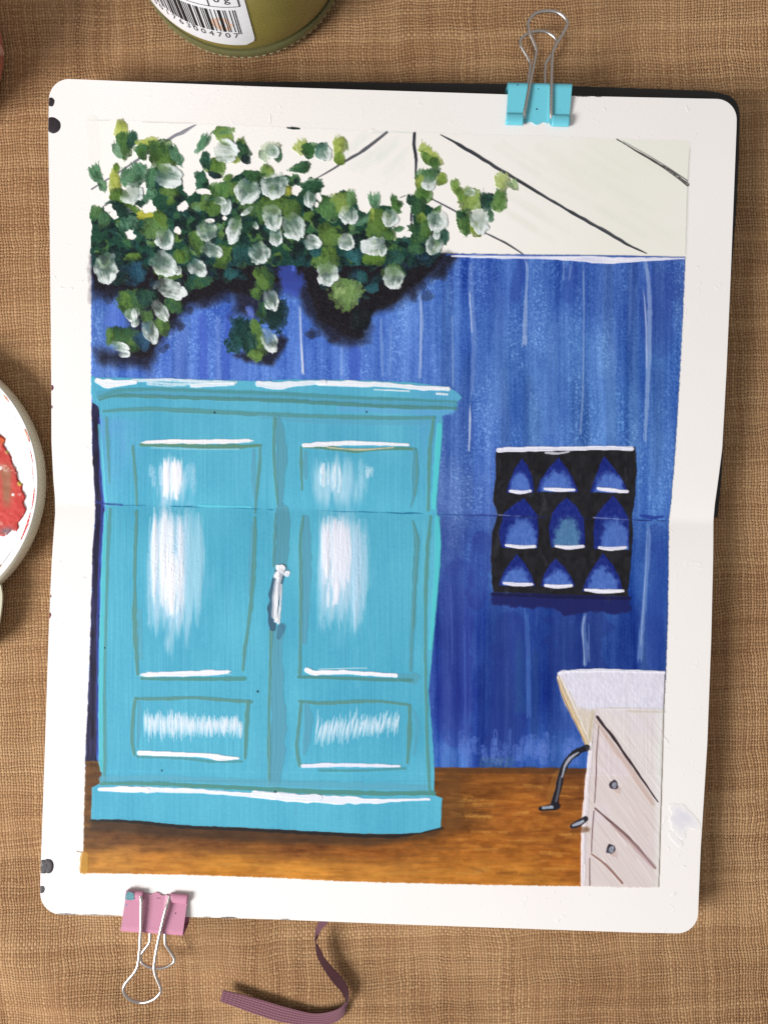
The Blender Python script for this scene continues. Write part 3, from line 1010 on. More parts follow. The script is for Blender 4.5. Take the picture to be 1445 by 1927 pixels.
LEAVES = [  # cx, cy, across, along, angle, colour 1, colour 2
    (229, 243, 24, 36, 0, (170, 186, 78), (190, 202, 96), .2), (233, 272, 32, 52, 5, (64, 104, 52), (86, 128, 66), .35), (251, 262, 18, 34, 8, (40, 78, 56), (52, 96, 80), .4), (218, 280, 14, 34, -20, G_P, (120, 160, 126), .9),
    (278, 270, 18, 42, 88, (176, 188, 84), (150, 170, 70), .3), (266, 284, 24, 26, 20, G_M, (76, 118, 52), .2), (302, 288, 42, 48, -12, (52, 88, 46), (84, 122, 52), .15), (328, 286, 16, 50, -30, (84, 132, 96), (60, 104, 72), .9),
    (316, 310, 30, 26, 0, (84, 124, 52), (96, 132, 58), .2), (180, 326, 20, 38, -28, (92, 142, 102), (60, 108, 70), .6), (192, 346, 16, 30, -30, G_P, (70, 118, 80), .9), (219, 316, 12, 18, 5, (92, 128, 48), (110, 142, 54), 0),
    (217, 340, 19, 44, -8, (184, 192, 84), (150, 166, 62), .15), (253, 326, 40, 44, -35, (92, 142, 104), (62, 108, 78), .9), (240, 330, 24, 36, 20, (76, 124, 84), (100, 146, 110), .8), (226, 372, 32, 40, -28, (88, 122, 50), (72, 108, 50), .2),
    (222, 393, 26, 54, -70, (24, 50, 44), (34, 66, 54), .3), (265, 377, 20, 24, 10, (28, 56, 48), (40, 78, 60), .4), (246, 386, 12, 34, -52, (88, 122, 50), (80, 116, 46), .3), (181, 402, 22, 30, 20, (84, 124, 70), (52, 96, 60), .3),
    (196, 412, 24, 30, 0, (56, 98, 66), (84, 130, 84), .4), (284, 334, 18, 42, 5, (62, 112, 76), (84, 136, 96), .6), (284, 362, 20, 30, 10, (96, 148, 108), (52, 96, 72), .8), (320, 360, 34, 20, 0, (92, 126, 58), (80, 116, 52), .2),
    (277, 405, 42, 18, 4, (178, 180, 52), (196, 196, 72), .2), (289, 428, 42, 40, -20, (86, 128, 68), (98, 136, 74), .15), (303, 410, 18, 36, -30, (84, 120, 46), (96, 128, 52), .2), (240, 418, 34, 34, -25, (96, 146, 116), (48, 92, 72), .9),
    (372, 455, 22, 42, -16, (86, 124, 56), (66, 104, 52), .3), (418, 250, 34, 26, 5, (112, 150, 72), (90, 138, 88), .4), (384, 266, 18, 46, 30, (96, 148, 108), (76, 128, 90), .9), (426, 262, 28, 22, 0, (140, 166, 76), (110, 148, 70), .4),
    (441, 296, 20, 20, 0, (120, 148, 60), (150, 162, 54), .3), (405, 312, 32, 32, 0, (96, 134, 56), (80, 118, 48), .2), (404, 330, 24, 12, 15, (30, 48, 50), (36, 58, 56), .2), (387, 300, 18, 32, 0, (32, 68, 54), (52, 100, 76), .4),
    (377, 335, 20, 28, 0, (44, 92, 66), (64, 116, 88), .5), (390, 356, 16, 26, -30, (28, 54, 46), (36, 74, 58), .3), (430, 335, 18, 12, -30, (88, 126, 56), (96, 132, 60), .1), (412, 360, 34, 34, 0, (94, 138, 68), (70, 116, 60), .3),
    (402, 392, 28, 28, 0, (84, 122, 52), (66, 104, 50), .2), (454, 270, 16, 22, -30, (120, 150, 72), (90, 128, 56), .5), (458, 284, 24, 28, -20, (36, 70, 52), (60, 104, 64), .3), (462, 299, 16, 18, -30, (30, 44, 48), (34, 56, 54), .1),
    (448, 282, 12, 30, 20, (44, 84, 66), (60, 104, 76), .4), (511, 276, 34, 18, 0, (214, 222, 196), (196, 210, 176), .5), (522, 290, 20, 30, -15, (62, 108, 74), (92, 138, 100), .5), (497, 290, 18, 28, 0, (156, 186, 146), (206, 216, 196), .9),
    (502, 322, 22, 26, 15, (128, 158, 66), (100, 140, 72), .4), (478, 332, 36, 22, 12, (60, 104, 58), (40, 76, 48), .4), (552, 338, 20, 22, -20, (70, 116, 66), (52, 98, 64), .6), (558, 342, 10, 14, -30, (30, 48, 50), (40, 64, 54), .2),
    (543, 358, 12, 20, 0, (176, 176, 58), (150, 160, 62), .3), (566, 275, 24, 30, -30, (166, 186, 88), (186, 200, 120), .8), (582, 283, 24, 28, -10, (50, 98, 50), (64, 112, 60), .2), (604, 282, 22, 30, 10, (70, 118, 100), (96, 140, 120), .3),
    (638, 274, 22, 36, 0, (172, 190, 88), (150, 172, 72), .6), (638, 298, 20, 26, 0, (108, 142, 50), (126, 154, 58), .15), (652, 272, 5, 20, -12, (150, 172, 100), (130, 156, 90), .4), (566, 316, 18, 38, 80, (40, 80, 54), (66, 112, 66), .3),
    (586, 352, 26, 46, 70, (34, 74, 52), (58, 104, 66), .25), (520, 384, 60, 36, 0, (88, 122, 46), (74, 108, 50), .3), (548, 392, 30, 40, 10, (70, 104, 52), (92, 126, 50), .4), (470, 392, 36, 30, 0, (80, 116, 58), (56, 92, 56), .4),
    (616, 388, 36, 48, 10, (66, 112, 58), (90, 136, 76), .6), (645, 380, 34, 40, -8, (120, 152, 68), (140, 164, 76), .5), (660, 372, 18, 36, 0, (86, 136, 76), (112, 154, 92), .7), (684, 414, 14, 46, 68, (62, 112, 84), (96, 144, 112), .4),
    (616, 441, 34, 46, -12, (84, 118, 54), (98, 130, 56), .15), (612, 478, 46, 34, 0, (96, 132, 56), (80, 118, 50), .5), (704, 377, 18, 40, -5, (104, 152, 112), (76, 128, 90), .9), (741, 375, 12, 24, -10, (66, 112, 60), (84, 130, 74), .9),
    (747, 390, 22, 26, 0, (84, 130, 60), (60, 104, 52), .2), (716, 418, 44, 48, -5, (86, 122, 48), (96, 130, 58), .15), (700, 405, 8, 30, 0, (150, 172, 70), (120, 150, 60), .4), (750, 430, 22, 12, -15, (60, 106, 70), (84, 130, 90), .9),
    (733, 442, 22, 20, 0, (70, 112, 52), (86, 126, 58), .4), (809, 290, 46, 26, 40, (178, 194, 98), (144, 170, 72), .7), (806, 300, 16, 40, -48, (84, 124, 54), (116, 150, 66), .4), (817, 306, 16, 20, -20, (80, 120, 54), (60, 100, 50), .2),
    (805, 329, 40, 26, -8, (70, 116, 70), (98, 142, 96), .5), (831, 337, 18, 26, 10, (136, 162, 64), (108, 142, 56), .2), (789, 345, 16, 30, 0, (150, 172, 74), (116, 148, 60), .4), (796, 364, 30, 34, 10, (86, 130, 54), (72, 116, 50), .1),
    (786, 388, 28, 32, -15, (40, 78, 50), (62, 108, 64), .4), (772, 376, 14, 22, 10, (30, 62, 48), (44, 84, 60), .5), (793, 410, 18, 24, -10, (128, 156, 60), (96, 132, 54), .4), (786, 438, 38, 40, 0, (40, 78, 52), (66, 108, 56), .4),
    (802, 430, 24, 34, 0, (66, 106, 54), (88, 126, 56), .3), (836, 446, 18, 32, 0, (34, 70, 60), (66, 112, 92), .5), (822, 396, 18, 12, -30, (60, 106, 52), (80, 124, 60), .3), (784, 468, 30, 18, 10, (64, 110, 70), (48, 90, 62), .5),
    (857, 352, 14, 32, -8, (104, 144, 64), (130, 162, 72), .4), (885, 372, 36, 42, -10, (150, 176, 88), (116, 150, 60), .4), (868, 368, 14, 34, -22, (96, 136, 56), (130, 160, 70), .5), (876, 421, 26, 52, -10, (58, 96, 50), (92, 130, 60), .2),
    (893, 430, 16, 26, -20, (166, 184, 74), (120, 152, 60), .3), (917, 378, 26, 36, -8, (30, 56, 52), (48, 92, 70), .5), (940, 372, 24, 44, 5, (80, 124, 60), (104, 144, 70), .6), (945, 340, 24, 36, 0, (166, 188, 100), (190, 206, 132), .7),
    (965, 346, 16, 26, -30, (184, 202, 142), (150, 184, 130), .9), (923, 404, 12, 26, 0, (58, 104, 70), (80, 128, 92), .8), (868, 404, 18, 14, 20, (40, 76, 52), (60, 100, 60), .4),
    (252, 482, 26, 12, 0, (96, 130, 54), (86, 120, 50), .2), (257, 511, 28, 42, -15, (28, 66, 88), (44, 92, 116), .7), (319, 517, 44, 18, 5, (92, 128, 58), (80, 116, 54), .2), (338, 484, 18, 28, -25, (84, 124, 48), (96, 130, 54), .2),
    (420, 484, 26, 44, 15, (88, 126, 54), (74, 110, 50), .3), (371, 525, 42, 28, -12, (34, 78, 70), (64, 108, 60), .7), (435, 514, 26, 26, 0, (32, 80, 84), (44, 96, 96), .7), (250, 572, 48, 58, 0, (58, 98, 62), (72, 108, 60), .4),
    (236, 566, 24, 36, 0, (90, 128, 54), (70, 108, 58), .3), (272, 560, 30, 34, 10, (44, 84, 66), (34, 66, 62), .5), (328, 573, 32, 28, 20, (72, 112, 58), (44, 86, 68), .4), (306, 612, 26, 34, -10, (92, 130, 62), (78, 114, 56), .3), (278, 600, 20, 36, 0, (70, 106, 60), (88, 124, 60), .4),
    (232, 634, 50, 40, 10, (52, 94, 60), (66, 106, 60), .4), (208, 632, 14, 30, 0, (92, 132, 62), (80, 116, 54), .2), (250, 648, 22, 26, 10, (80, 116, 56), (58, 98, 60), .4), (268, 640, 24, 38, -35, (36, 74, 96), (50, 88, 126), .7), (276, 615, 14, 22, -20, (44, 84, 110), (60, 96, 140), .7),
    (497, 522, 32, 50, -12, (44, 88, 60), (84, 122, 58), .5), (490, 524, 16, 40, -30, (86, 122, 52), (92, 128, 58), .3), (482, 552, 18, 24, -20, (84, 122, 54), (64, 104, 56), .4), (502, 582, 34, 40, 0, (30, 72, 66), (64, 106, 60), .6),
    (520, 590, 34, 58, 10, (22, 42, 46), (28, 56, 56), .2), (455, 630, 46, 64, 28, (22, 52, 54), (38, 84, 78), .4), (484, 632, 22, 72, -16, (88, 126, 56), (96, 132, 66), .15), (470, 646, 26, 50, -5, (26, 58, 52), (50, 96, 84), .6), (482, 666, 24, 22, 20, (92, 130, 56), (104, 140, 66), .1),
    (472, 586, 12, 24, -25, (72, 98, 196), (96, 122, 208), .3), (702, 486, 42, 26, -4, (86, 126, 44), (98, 136, 54), .05), (743, 482, 28, 34, 0, (34, 76, 70), (52, 98, 80), .7), (700, 541, 22, 20, -20, (32, 78, 88), (46, 98, 108), .6),
    (682, 520, 18, 26, 0, (34, 82, 86), (48, 100, 104), .8), (649, 551, 52, 56, 18, (98, 136, 70), (128, 160, 92), .3), (642, 546, 20, 30, 30, (150, 176, 112), (110, 146, 76), .7), (612, 492, 44, 40, 5, (100, 136, 62), (86, 122, 58), .5), (680, 600, 36, 44, 0, (28, 30, 36), (30, 40, 44), .2),
    (738, 508, 34, 26, 0, (72, 112, 66), (104, 140, 76), .6), (595, 470, 20, 30, 0, (34, 78, 80), (40, 96, 100), .7), (670, 480, 30, 30, 0, (36, 84, 88), (48, 108, 112), .8), (462, 476, 40, 34, 0, (34, 76, 76), (44, 96, 92), .7)]
for i, (x, y, a, b_, g, c1, c2, rg) in enumerate(LEAVES):
    dab(x, y, a * 1.14, b_ * 1.14, g, c1, c2, rag=rg, seed=i % 61 + 3, thick=0.07)
stroke([(541, 240.5), (553, 242)], [3, 4], (40, 58, 52), 0.9, dry=0.3, pid=VINE)
stroke([(549, 241), (563, 242)], [5, 3], (36, 52, 50), 1, pid=VINE)
for e_ in [(246, 443, 17, 19), (345, 389, 22, 18), (279, 393, 32, 14), (333, 434, 13, 14), (385, 361, 26, 12), (396, 416, 16, 8), (423, 411, 8, 7), (600, 372, 12, 16), (596, 386, 8, 12), (757, 418, 30, 22), (215, 402, 14, 12), (206, 392, 18, 14), (764, 395, 20, 26), (768, 440, 14, 14), (558, 357, 18, 14)]:
    erase(*e_, seed=int(e_[0]) % 40)

PE = [  # cx, cy, across, along, angle (bright end), white, green
    (317, 330, 40, 52, -78, .72, .5), (248, 364, 37, 38, -60, .70, .5), (424, 283, 40, 46, -70, .85, .45), (414, 378, 15, 26, -80, .75, .3), (425, 389, 20, 32, 10, .95, .1), (389, 434, 36, 40, -15, .45, .5),
    (311, 449, 32, 40, -8, .72, .6), (442, 431, 26, 50, 12, .98, .25), (397, 470, 24, 42, -65, .25, .6), (200, 504, 40, 56, -8, .62, .35), (307, 495, 38, 54, -55, .72, .55), (335, 508, 14, 17, -20, .6, .2),
    (371, 503, 27, 40, -50, .85, .6), (320, 543, 34, 60, -65, .80, .55), (303, 585, 22, 44, -35, .62, .5), (247, 592, 22, 24, -30, .45, .5), (257, 588, 14, 20, 20, .7, .3), (256, 606, 14, 18, 20, .8, .2),
    (284, 624, 26, 46, -22, .65, .5), (225, 652, 16, 34, -75, .55, .4), (234, 665, 13, 23, -80, .8, .2), (465, 360, 44, 46, 25, .82, .75), (517, 348, 46, 50, -8, .92, .25), (584, 374, 23, 29, 5, 1.15, .3),
    (656, 404, 32, 35, -15, .85, .75), (466, 397, 10, 26, 55, .5, .2), (513, 408, 34, 48, -12, .70, .5), (520, 446, 22, 34, 0, .6, .4), (552, 424, 40, 52, -25, .5, .5), (481, 424, 10, 14, -30, .7, .2),
    (588, 456, 27, 32, -80, 1.1, .4), (652, 455, 28, 31, -40, 1.05, .35), (487, 475, 36, 42, -35, .75, .5), (704, 462, 32, 46, 82, 1.12, .1), (720, 470, 14, 24, 5, 1.05, .1), (734, 410, 28, 35, 10, 1.0, .25),
    (807, 343, 25, 28, 0, .62, .4), (823, 415, 34, 38, 10, .70, .6), (817, 461, 28, 37, 20, .75, .3), (822, 440, 12, 18, 0, .55, .2), (883, 361, 14, 25, -80, .35, .3), (902, 414, 32, 47, -5, .65, .45),
    (740, 523, 36, 44, 5, .62, .4), (617, 514, 36, 46, -5, .62, .4), (512, 283, 22, 30, -60, .45, .4), (612, 288, 22, 26, -25, .62, .3), (511, 564, 26, 38, -18, .62, .5), (507, 641, 26, 44, -22, .62, .7)]
for i, (x, y, a, b_, g, wh, gr) in enumerate(PE):
    petal(x, y, a * 1.1, b_ * 1.1, g, wh, seed=i * 3 + 1, green=gr)
stroke([(585, 388), (588, 396)], [5, 2], (190, 204, 200), 0.8, pid=VINE)
stroke([(700, 450), (692, 462), (689, 470)], 1.2, (190, 196, 204), 0.8, pid=PETALS[33], thick=0.02)
stroke([(714, 456), (706, 470)], 1.2, (190, 196, 204), 0.8, pid=PETALS[33], thick=0.02)

mv = (cI == VINE) | (cI >= PETAL0)
cC[mv] += ((fbm(GX / 1.8, GY / 2.2, 27, 2) - 0.5) * np.where(cI >= PETAL0, 14, 34))[mv][:, None]
# white ledge along the wall top
stroke([(850, 482), (900, 482), (950, 483), (1020, 484), (1078, 486), (1120, 488), (1165, 490), (1215, 488), (1288, 486)], [3, 7, 8, 7, 9, 13, 12, 8, 3], (214, 216, 238), 1, dry=0.28, pid=WALL, seed=70, thick=0.1, col2=(240, 240, 250))
stroke([(840, 479), (1000, 481), (1130, 481), (1288, 484)], [2, 3, 2, 2], (66, 96, 180), 0.8, dry=0.2, pid=WALL, seed=71)

# --- navy strip left of the wardrobe
fill([(173, 757), (180, 758), (188, 768), (190, 860), (194, 950), (196, 960), (190, 1040), (187, 1160), (184, 1300), (183, 1432), (161, 1432), (167, 1290), (170, 1214), (175, 1032), (179, 979), (180, 945), (174, 848)],
     (40, 40, 70), 1, 2.0, 2, 0.06, WALL, tex=lambda x, y: np.array([40, 38, 66], np.float32) + (fbm(x / 6, y / 30, 77, 3)[..., None] - 0.5) * np.array([30, 34, 62], np.float32))
stroke([(188, 790), (190, 900), (193, 950), (188, 1060), (184, 1200), (183, 1420)], [3, 5, 3, 4, 3, 3], (66, 78, 170), 0.8, dry=0.3, pid=WALL, seed=5)

# --- painted floor
FLC = [(165, 1470, (104, 74, 44)), (170, 1560, (100, 74, 46)), (200, 1570, (106, 72, 44)), (200, 1625, (186, 134, 62)), (300, 1580, (110, 74, 42)), (300, 1625, (188, 128, 54)), (420, 1580, (112, 72, 38)), (420, 1632, (194, 134, 52)),
       (560, 1592, (120, 74, 36)), (560, 1640, (196, 136, 56)), (700, 1600, (146, 90, 38)), (700, 1645, (190, 132, 58)), (840, 1460, (116, 76, 38)), (850, 1540, (110, 72, 36)), (930, 1470, (134, 84, 36)), (980, 1520, (160, 98, 40)),
       (900, 1590, (158, 98, 38)), (880, 1645, (186, 124, 50)), (1050, 1560, (150, 92, 38)), (1060, 1620, (164, 100, 38)), (1070, 1480, (128, 80, 38)), (1000, 1655, (184, 124, 50)), (1080, 1450, (104, 66, 36))]


def floor_tex(x, y):
    num = np.zeros(x.shape + (3,), np.float32)
    den = np.zeros(x.shape, np.float32)
    for (px_, py_, c_) in FLC:
        d2 = ((x - px_) / 1.8) ** 2 + (y - py_) ** 2 + 120
        k = 1.0 / (d2 * d2)
        num += k[..., None] * np.asarray(c_, np.float32)
        den += k
    col = num / den[..., None]
    n1 = fbm(x / 46.0, y / 7.0, 51, 4) - 0.5
    n2 = vn(x / 24.0, y / 2.4, 53) - 0.5
    return col * np.array([1.0, 0.95, 0.90], np.float32) + (n1 * 0.9 + n2 * 0.22 + 0.7 * (fbm(x / 16.0, y / 9.0, 55, 3) - 0.5))[..., None] * np.array([60, 44, 22], np.float32)


fill([(161, 1432), (192, 1432), (192, 1470), (815, 1470), (816, 1444), (960, 1445), (1110, 1446), (1100, 1560), (1096, 1668), (900, 1665), (654, 1659), (520, 1652), (340, 1646), (150.5, 1643), (157, 1600), (159, 1520)],
     (150, 95, 40), 1, 1.2, 1.3, 0.07, FLOOR, wfreq=4.0, tex=floor_tex, hk=lambda x, y: 0.8 + 0.4 * vn(x / 26, y / 2.4, 53))
for k in range(150):                                   # visible horizontal brushing
    x, y = rs.uniform(836, 1085), rs.uniform(1478, 1655)
    l = rs.uniform(12, 46)
    c_ = [(196, 134, 56), (120, 72, 32), (176, 110, 44), (206, 150, 74)][rs.integers(0, 4)]
    stroke([(x, y), (x + l, y + rs.uniform(-5, 5))], rs.uniform(3, 8), c_, 0.34, dry=0.5, pid=FLOOR, seed=k, thick=0.03, soft=2.5)
for k in range(150):
    x, y = rs.uniform(175, 820), rs.uniform(1566, 1640)
    l = rs.uniform(20, 70)
    up = sstep(1580, 1630, y - (x - 170) * 0.022)
    c_ = np.array((120, 78, 40)) * (1 - up) + np.array((206, 146, 62)) * up
    stroke([(x, y + (x - 170) * 0.02), (x + l, y + (x + l - 170) * 0.02)], rs.uniform(2, 6), c_ * rs.uniform(0.85, 1.1), 0.3, dry=0.5, pid=FLOOR, seed=k, thick=0.03, soft=2.5)
stroke([(820, 1449), (900, 1451), (1000, 1450), (1100, 1452)], [8, 10, 12, 10], (84, 54, 32), 0.7, dry=0.25, pid=FLOOR, seed=9, soft=4)
stroke([(846, 1470), (850, 1540)], 44, (104, 68, 36), 0.5, dry=0.3, pid=FLOOR, seed=4, soft=8)
stroke([(160, 1610), (157, 1636)], [14, 18], (190, 142, 62), 0.8, dry=0.15, pid=FLOOR, seed=2)
fill([(172, 1542), (271, 1548), (420, 1558), (560, 1566), (690, 1572), (770, 1572), (832, 1560), (820, 1576), (700, 1592), (560, 1588), (400, 1580), (250, 1570), (172, 1560)], (52, 42, 36), 0.6, 14, 3, 0.02, FLOOR)
stroke([(171, 1544), (219, 1544), (271, 1547), (350, 1555), (455, 1560), (567, 1566), (683, 1572), (756, 1572), (832, 1558)], [3, 7, 9, 10, 7, 8, 8, 8, 4], (38, 36, 38), 0.95, pid=FLOOR, seed=3, soft=3)
stroke([(145, 1602), (155, 1604)], 1.5, (130, 90, 50), 0.9, pid=FLOOR)

# --- painted wardrobe
WD = [(172, 707), (181, 710), (281, 712), (387, 714.5), (480, 717), (560, 714), (654, 715), (771, 719), (843, 728), (858, 736), (870, 748), (857, 760), (857, 773), (833, 783), (832, 830), (826, 893), (821, 950),
      (823, 965), (829, 995), (829, 1030), (826, 1088), (817, 1193), (809, 1277), (807, 1300), (811, 1348), (817, 1435), (817, 1496), (832, 1502), (829, 1557), (790, 1567), (756, 1569), (683, 1569), (567, 1563), (455, 1557),
      (350, 1553), (271, 1545), (219, 1542), (172, 1542), (174, 1482), (188, 1474), (192, 1456), (186, 1436), (187, 1340), (188, 1293), (190, 1156), (193, 1046), (195, 1020), (199, 953), (194, 874), (190, 790), (186, 764), (176, 758), (172, 740)]


def ward_tex(x, y):
    base = np.array([84, 174, 202], np.float32)
    n = fbm(x / 90.0, y / 140.0, 61, 3)
    st = vn(x / 3.0, y / 120.0, 62) - 0.5
    col = base + (n[..., None] - 0.5) * np.array([24, 22, 16], np.float32) + st[..., None] * np.array([7, 7, 5], np.float32)
    up = sstep(1000, 780, y)[..., None]
    col = col + up * np.array([2, -2, -2], np.float32)
    viol = (sstep(300, 200, x) * sstep(980, 790, y) * sstep(775, 800, y) * 0.75 + sstep(760, 800, x) * sstep(980, 800, y) * 0.35) * (0.3 + fbm(x / 12, y / 30, 63, 3))
    col = col * (1 - viol[..., None]) + np.array([100, 160, 214], np.float32) * viol[..., None]
    g = grain_at(x, y)
    return col + (g[..., None] - 0.5) * 9


def grain_at(x, y):
    return fbm(x / 3.0, y / 3.4, 64, 2)


fill(WD, (92, 182, 213), 1, 1.1, 1.0, 0.07, WARD, wfreq=10, tex=ward_tex, hk=lambda x, y: 0.85 + 0.3 * vn(x / 2.6, y / 60.0, 65))
TQ = (84, 202, 208)
stroke([(187, 800), (194, 880), (200, 950)], [5, 8, 5], (100, 206, 216), 0.7, pid=WARD, seed=1, dry=0.1)
stroke([(199, 965), (195, 1080), (192, 1200), (190, 1330), (192, 1450)], [5, 9, 9, 9, 6], (88, 196, 204), 0.75, pid=WARD, seed=2)
stroke([(827, 800), (821, 880), (816, 955)], [10, 10, 8], TQ, 0.9, pid=WARD, seed=3)
stroke([(823, 975), (824, 1040), (818, 1120), (810, 1220)], [10, 11, 9, 5], TQ, 0.8, pid=WARD, seed=4, dry=0.1)
for k in range(90):                                    # loose darker scuffs on the doors
    x, y = rs.uniform(215, 800), rs.uniform(790, 1460)
    stroke([(x, y), (x + rs.uniform(-4, 4), y + rs.uniform(30, 90))], rs.uniform(3, 10), [(78, 164, 200), (104, 188, 216), (90, 170, 204)][k % 3], 0.25, dry=0.5, pid=WARD, seed=k, thick=0.02, soft=2.5)
OL, OT, MU = (90, 144, 140), (80, 146, 152), (90, 156, 180)
# cornice
stroke([(186, 742), (229, 739), (308, 740), (413, 744), (530, 748), (625, 752), (741, 759), (856, 763)], [12, 14, 14, 14, 16, 16, 16, 10], (84, 158, 186), 0.9, dry=0.1, pid=WARD, seed=11, soft=2)
stroke([(184, 748), (229, 735), (308, 733), (413, 737), (530, 741), (625, 746.5), (771, 752.5), (858, 756)], [5, 7, 7, 7, 8, 7, 6, 4], OT, 0.85, dry=0.15, pid=WARD, seed=12, soft=2)
stroke([(187, 752), (229, 744.5), (334, 748), (439, 751), (530, 753.5), (596, 758), (741, 765.5), (858, 768.5)], [4, 7, 7, 7, 8, 8, 8, 6], (80, 136, 136), 0.95, dry=0.1, pid=WARD, seed=13, soft=1.5)
stroke([(195, 774), (255, 770), (334, 771.5), (413, 775.5), (530, 781), (625, 784.5), (741, 787), (817, 786)], [5, 8, 9, 9, 9, 8, 7, 7], (86, 148, 152), 0.95, dry=0.08, pid=WARD, seed=14, soft=1.5)
stroke([(490, 784), (620, 794), (810, 796)], 10, (92, 160, 190), 0.5, dry=0.3, pid=WARD, seed=15, soft=3)
stroke([(640, 770), (740, 774), (850, 776)], 10, (100, 166, 214), 0.6, dry=0.35, pid=WARD, seed=16, soft=3)
for k, (pts, w_, a_, dr) in enumerate([
    ([(184, 716), (205, 722), (255, 719)], [10, 17, 7], 1, .05), ([(250, 716), (320, 715), (385, 718), (445, 719)], [5, 6, 6, 4], .85, .4), ([(280, 721), (330, 724), (360, 722)], [6, 8, 4], .7, .45),
    ([(362, 725), (400, 724), (440, 722)], [8, 8, 6], .95, .25), ([(487, 722), (520, 726), (560, 722), (610, 719)], [12, 14, 11, 8], .95, .15), ([(600, 721), (660, 722), (720, 724), (780, 729), (843, 732)], [8, 11, 9, 9, 8], 1, .12),
    ([(704, 733), (770, 736)], [2, 3], .9, .3), ([(822, 741), (842, 742)], 4, .9, .1)]):
    stroke(pts, w_, (240, 241, 247), a_, dry=dr, col2=(222, 232, 242), pid=WARD, seed=30 + k, thick=0.16)
# door edges
stroke([(201, 787), (204, 850), (206.5, 908)], [6, 6, 3], OL, 0.75, dry=0.15, pid=WARD, seed=40, soft=1.6)
stroke([(208, 958), (205, 1000), (203, 1058), (200, 1161), (197.5, 1293), (198, 1400), (197, 1471)], [5, 7, 6, 5, 5, 7, 6], OL, 0.75, dry=0.12, pid=WARD, seed=41, soft=1.6)
stroke([(816, 786), (809, 840), (807, 900), (805.6, 960)], [6, 8, 7, 6], (90, 146, 140), 0.9, dry=0.1, pid=WARD, seed=42, soft=1.5)
stroke([(810, 972), (804, 1040), (801, 1110), (800, 1175), (801, 1291), (804, 1400), (808, 1488)], [6, 8, 7, 5, 6, 6, 6], (88, 144, 138), 0.85, dry=0.12, pid=WARD, seed=43, soft=1.5)
# middle stile
stroke([(522, 788), (528, 830), (529, 870), (526, 950)], [13, 20, 22, 10], (88, 152, 172), 0.9, pid=WARD, seed=44, dry=0.06)
stroke([(517, 788), (515, 850), (519, 910), (523, 952)], [6, 5, 5, 3], OL, 0.95, pid=WARD, seed=45, dry=0.08)
stroke([(533, 960), (532, 1010), (529, 1075)], [24, 28, 26], (88, 152, 172), 0.95, pid=WARD, seed=46, dry=0.04)
stroke([(518, 968), (517, 1010), (514, 1066)], [3, 6, 4], (86, 142, 146), 0.9, pid=WARD, seed=47)
stroke([(522, 1188), (521, 1277), (524, 1340), (522, 1400), (517, 1470)], [22, 24, 28, 32, 22], (90, 156, 178), 0.9, pid=WARD, seed=48, dry=0.1)
stroke([(510, 1188), (508, 1277), (506, 1340), (506, 1420), (506, 1478)], [7, 5, 5, 6, 4], OL, 0.95, pid=WARD, seed=49, dry=0.1)
# upper left panel
stroke([(266, 837), (330, 838), (387, 840), (440, 841), (491, 838)], [6, 7, 9, 11, 5], (92, 138, 120), 0.95, dry=0.06, pid=WARD, seed=50, soft=1.3)
stroke([(264, 833), (330, 831), (400, 831), (479, 829)], [5, 8, 9, 6], (240, 238, 242), 1, dry=0.05, pid=WARD, seed=51, thick=0.16, taper=0.05)
stroke([(285, 842), (360, 845), (450, 845)], 3, (140, 196, 214), 0.8, dry=0.3, pid=WARD, seed=52)
stroke([(250, 840), (255, 890), (258, 952)], [5, 6, 5], OL, 0.9, dry=0.1, pid=WARD, seed=53)
stroke([(258, 963), (255, 1030), (254, 1100), (254, 1180), (259, 1269)], [7, 6, 6, 10, 6], OL, 0.92, dry=0.08, pid=WARD, seed=54)
stroke([(263, 1150), (265, 1240)], 8, (96, 164, 184), 0.6, dry=0.2, pid=WARD, seed=55)
stroke([(489, 840), (488, 880), (483, 930), (480, 966)], [4, 6, 6, 4], OL, 0.9, dry=0.08, pid=WARD, seed=56)
stroke([(478, 848), (477, 900), (479, 945)], [7, 9, 4], MU, 0.75, dry=0.12, pid=WARD, seed=57)
stroke([(480, 974), (477, 1070), (473, 1130), (468, 1175), (461, 1220), (457.6, 1261)], [6, 10, 9, 6, 7, 5], OL, 0.9, dry=0.1, pid=WARD, seed=58)
stroke([(474, 985), (471, 1080), (468, 1120)], [5, 8, 4], MU, 0.6, dry=0.3, pid=WARD, seed=59)
stroke([(266, 1277), (360, 1278), (460, 1277)], [6, 7, 8], (82, 142, 138), 0.92, dry=0.1, pid=WARD, seed=60)
stroke([(267, 1269), (330, 1268), (400, 1266), (442, 1264)], [9, 10, 10, 8], (236, 236, 244), 1, dry=0.14, pid=WARD, seed=61, thick=0.16, ragged=0.12)
# lower left panel
stroke([(255, 1315), (310, 1315), (363, 1313), (420, 1317), (472, 1321)], [6, 7, 7, 7, 7], OL, 0.95, dry=0.06, pid=WARD, seed=62)
stroke([(255, 1316), (250, 1360), (249, 1395), (253, 1420)], [7, 7, 7, 6], OL, 0.95, dry=0.06, pid=WARD, seed=63)
stroke([(262, 1322), (262, 1370), (258, 1405)], [8, 9, 4], MU, 0.6, dry=0.15, pid=WARD, seed=64)
stroke([(467, 1321), (464, 1370), (461, 1427)], [8, 9, 5], OL, 0.95, dry=0.06, pid=WARD, seed=65)
stroke([(258, 1424), (340, 1427), (400, 1433), (456, 1433)], [5, 5, 6, 4], OT, 0.85, dry=0.12, pid=WARD, seed=66)
stroke([(263, 1417), (320, 1419), (380, 1421), (415, 1426), (449, 1427)], [9, 8, 8, 11, 4], (240, 240, 248), 1, dry=0.04, pid=WARD, seed=67, thick=0.18)
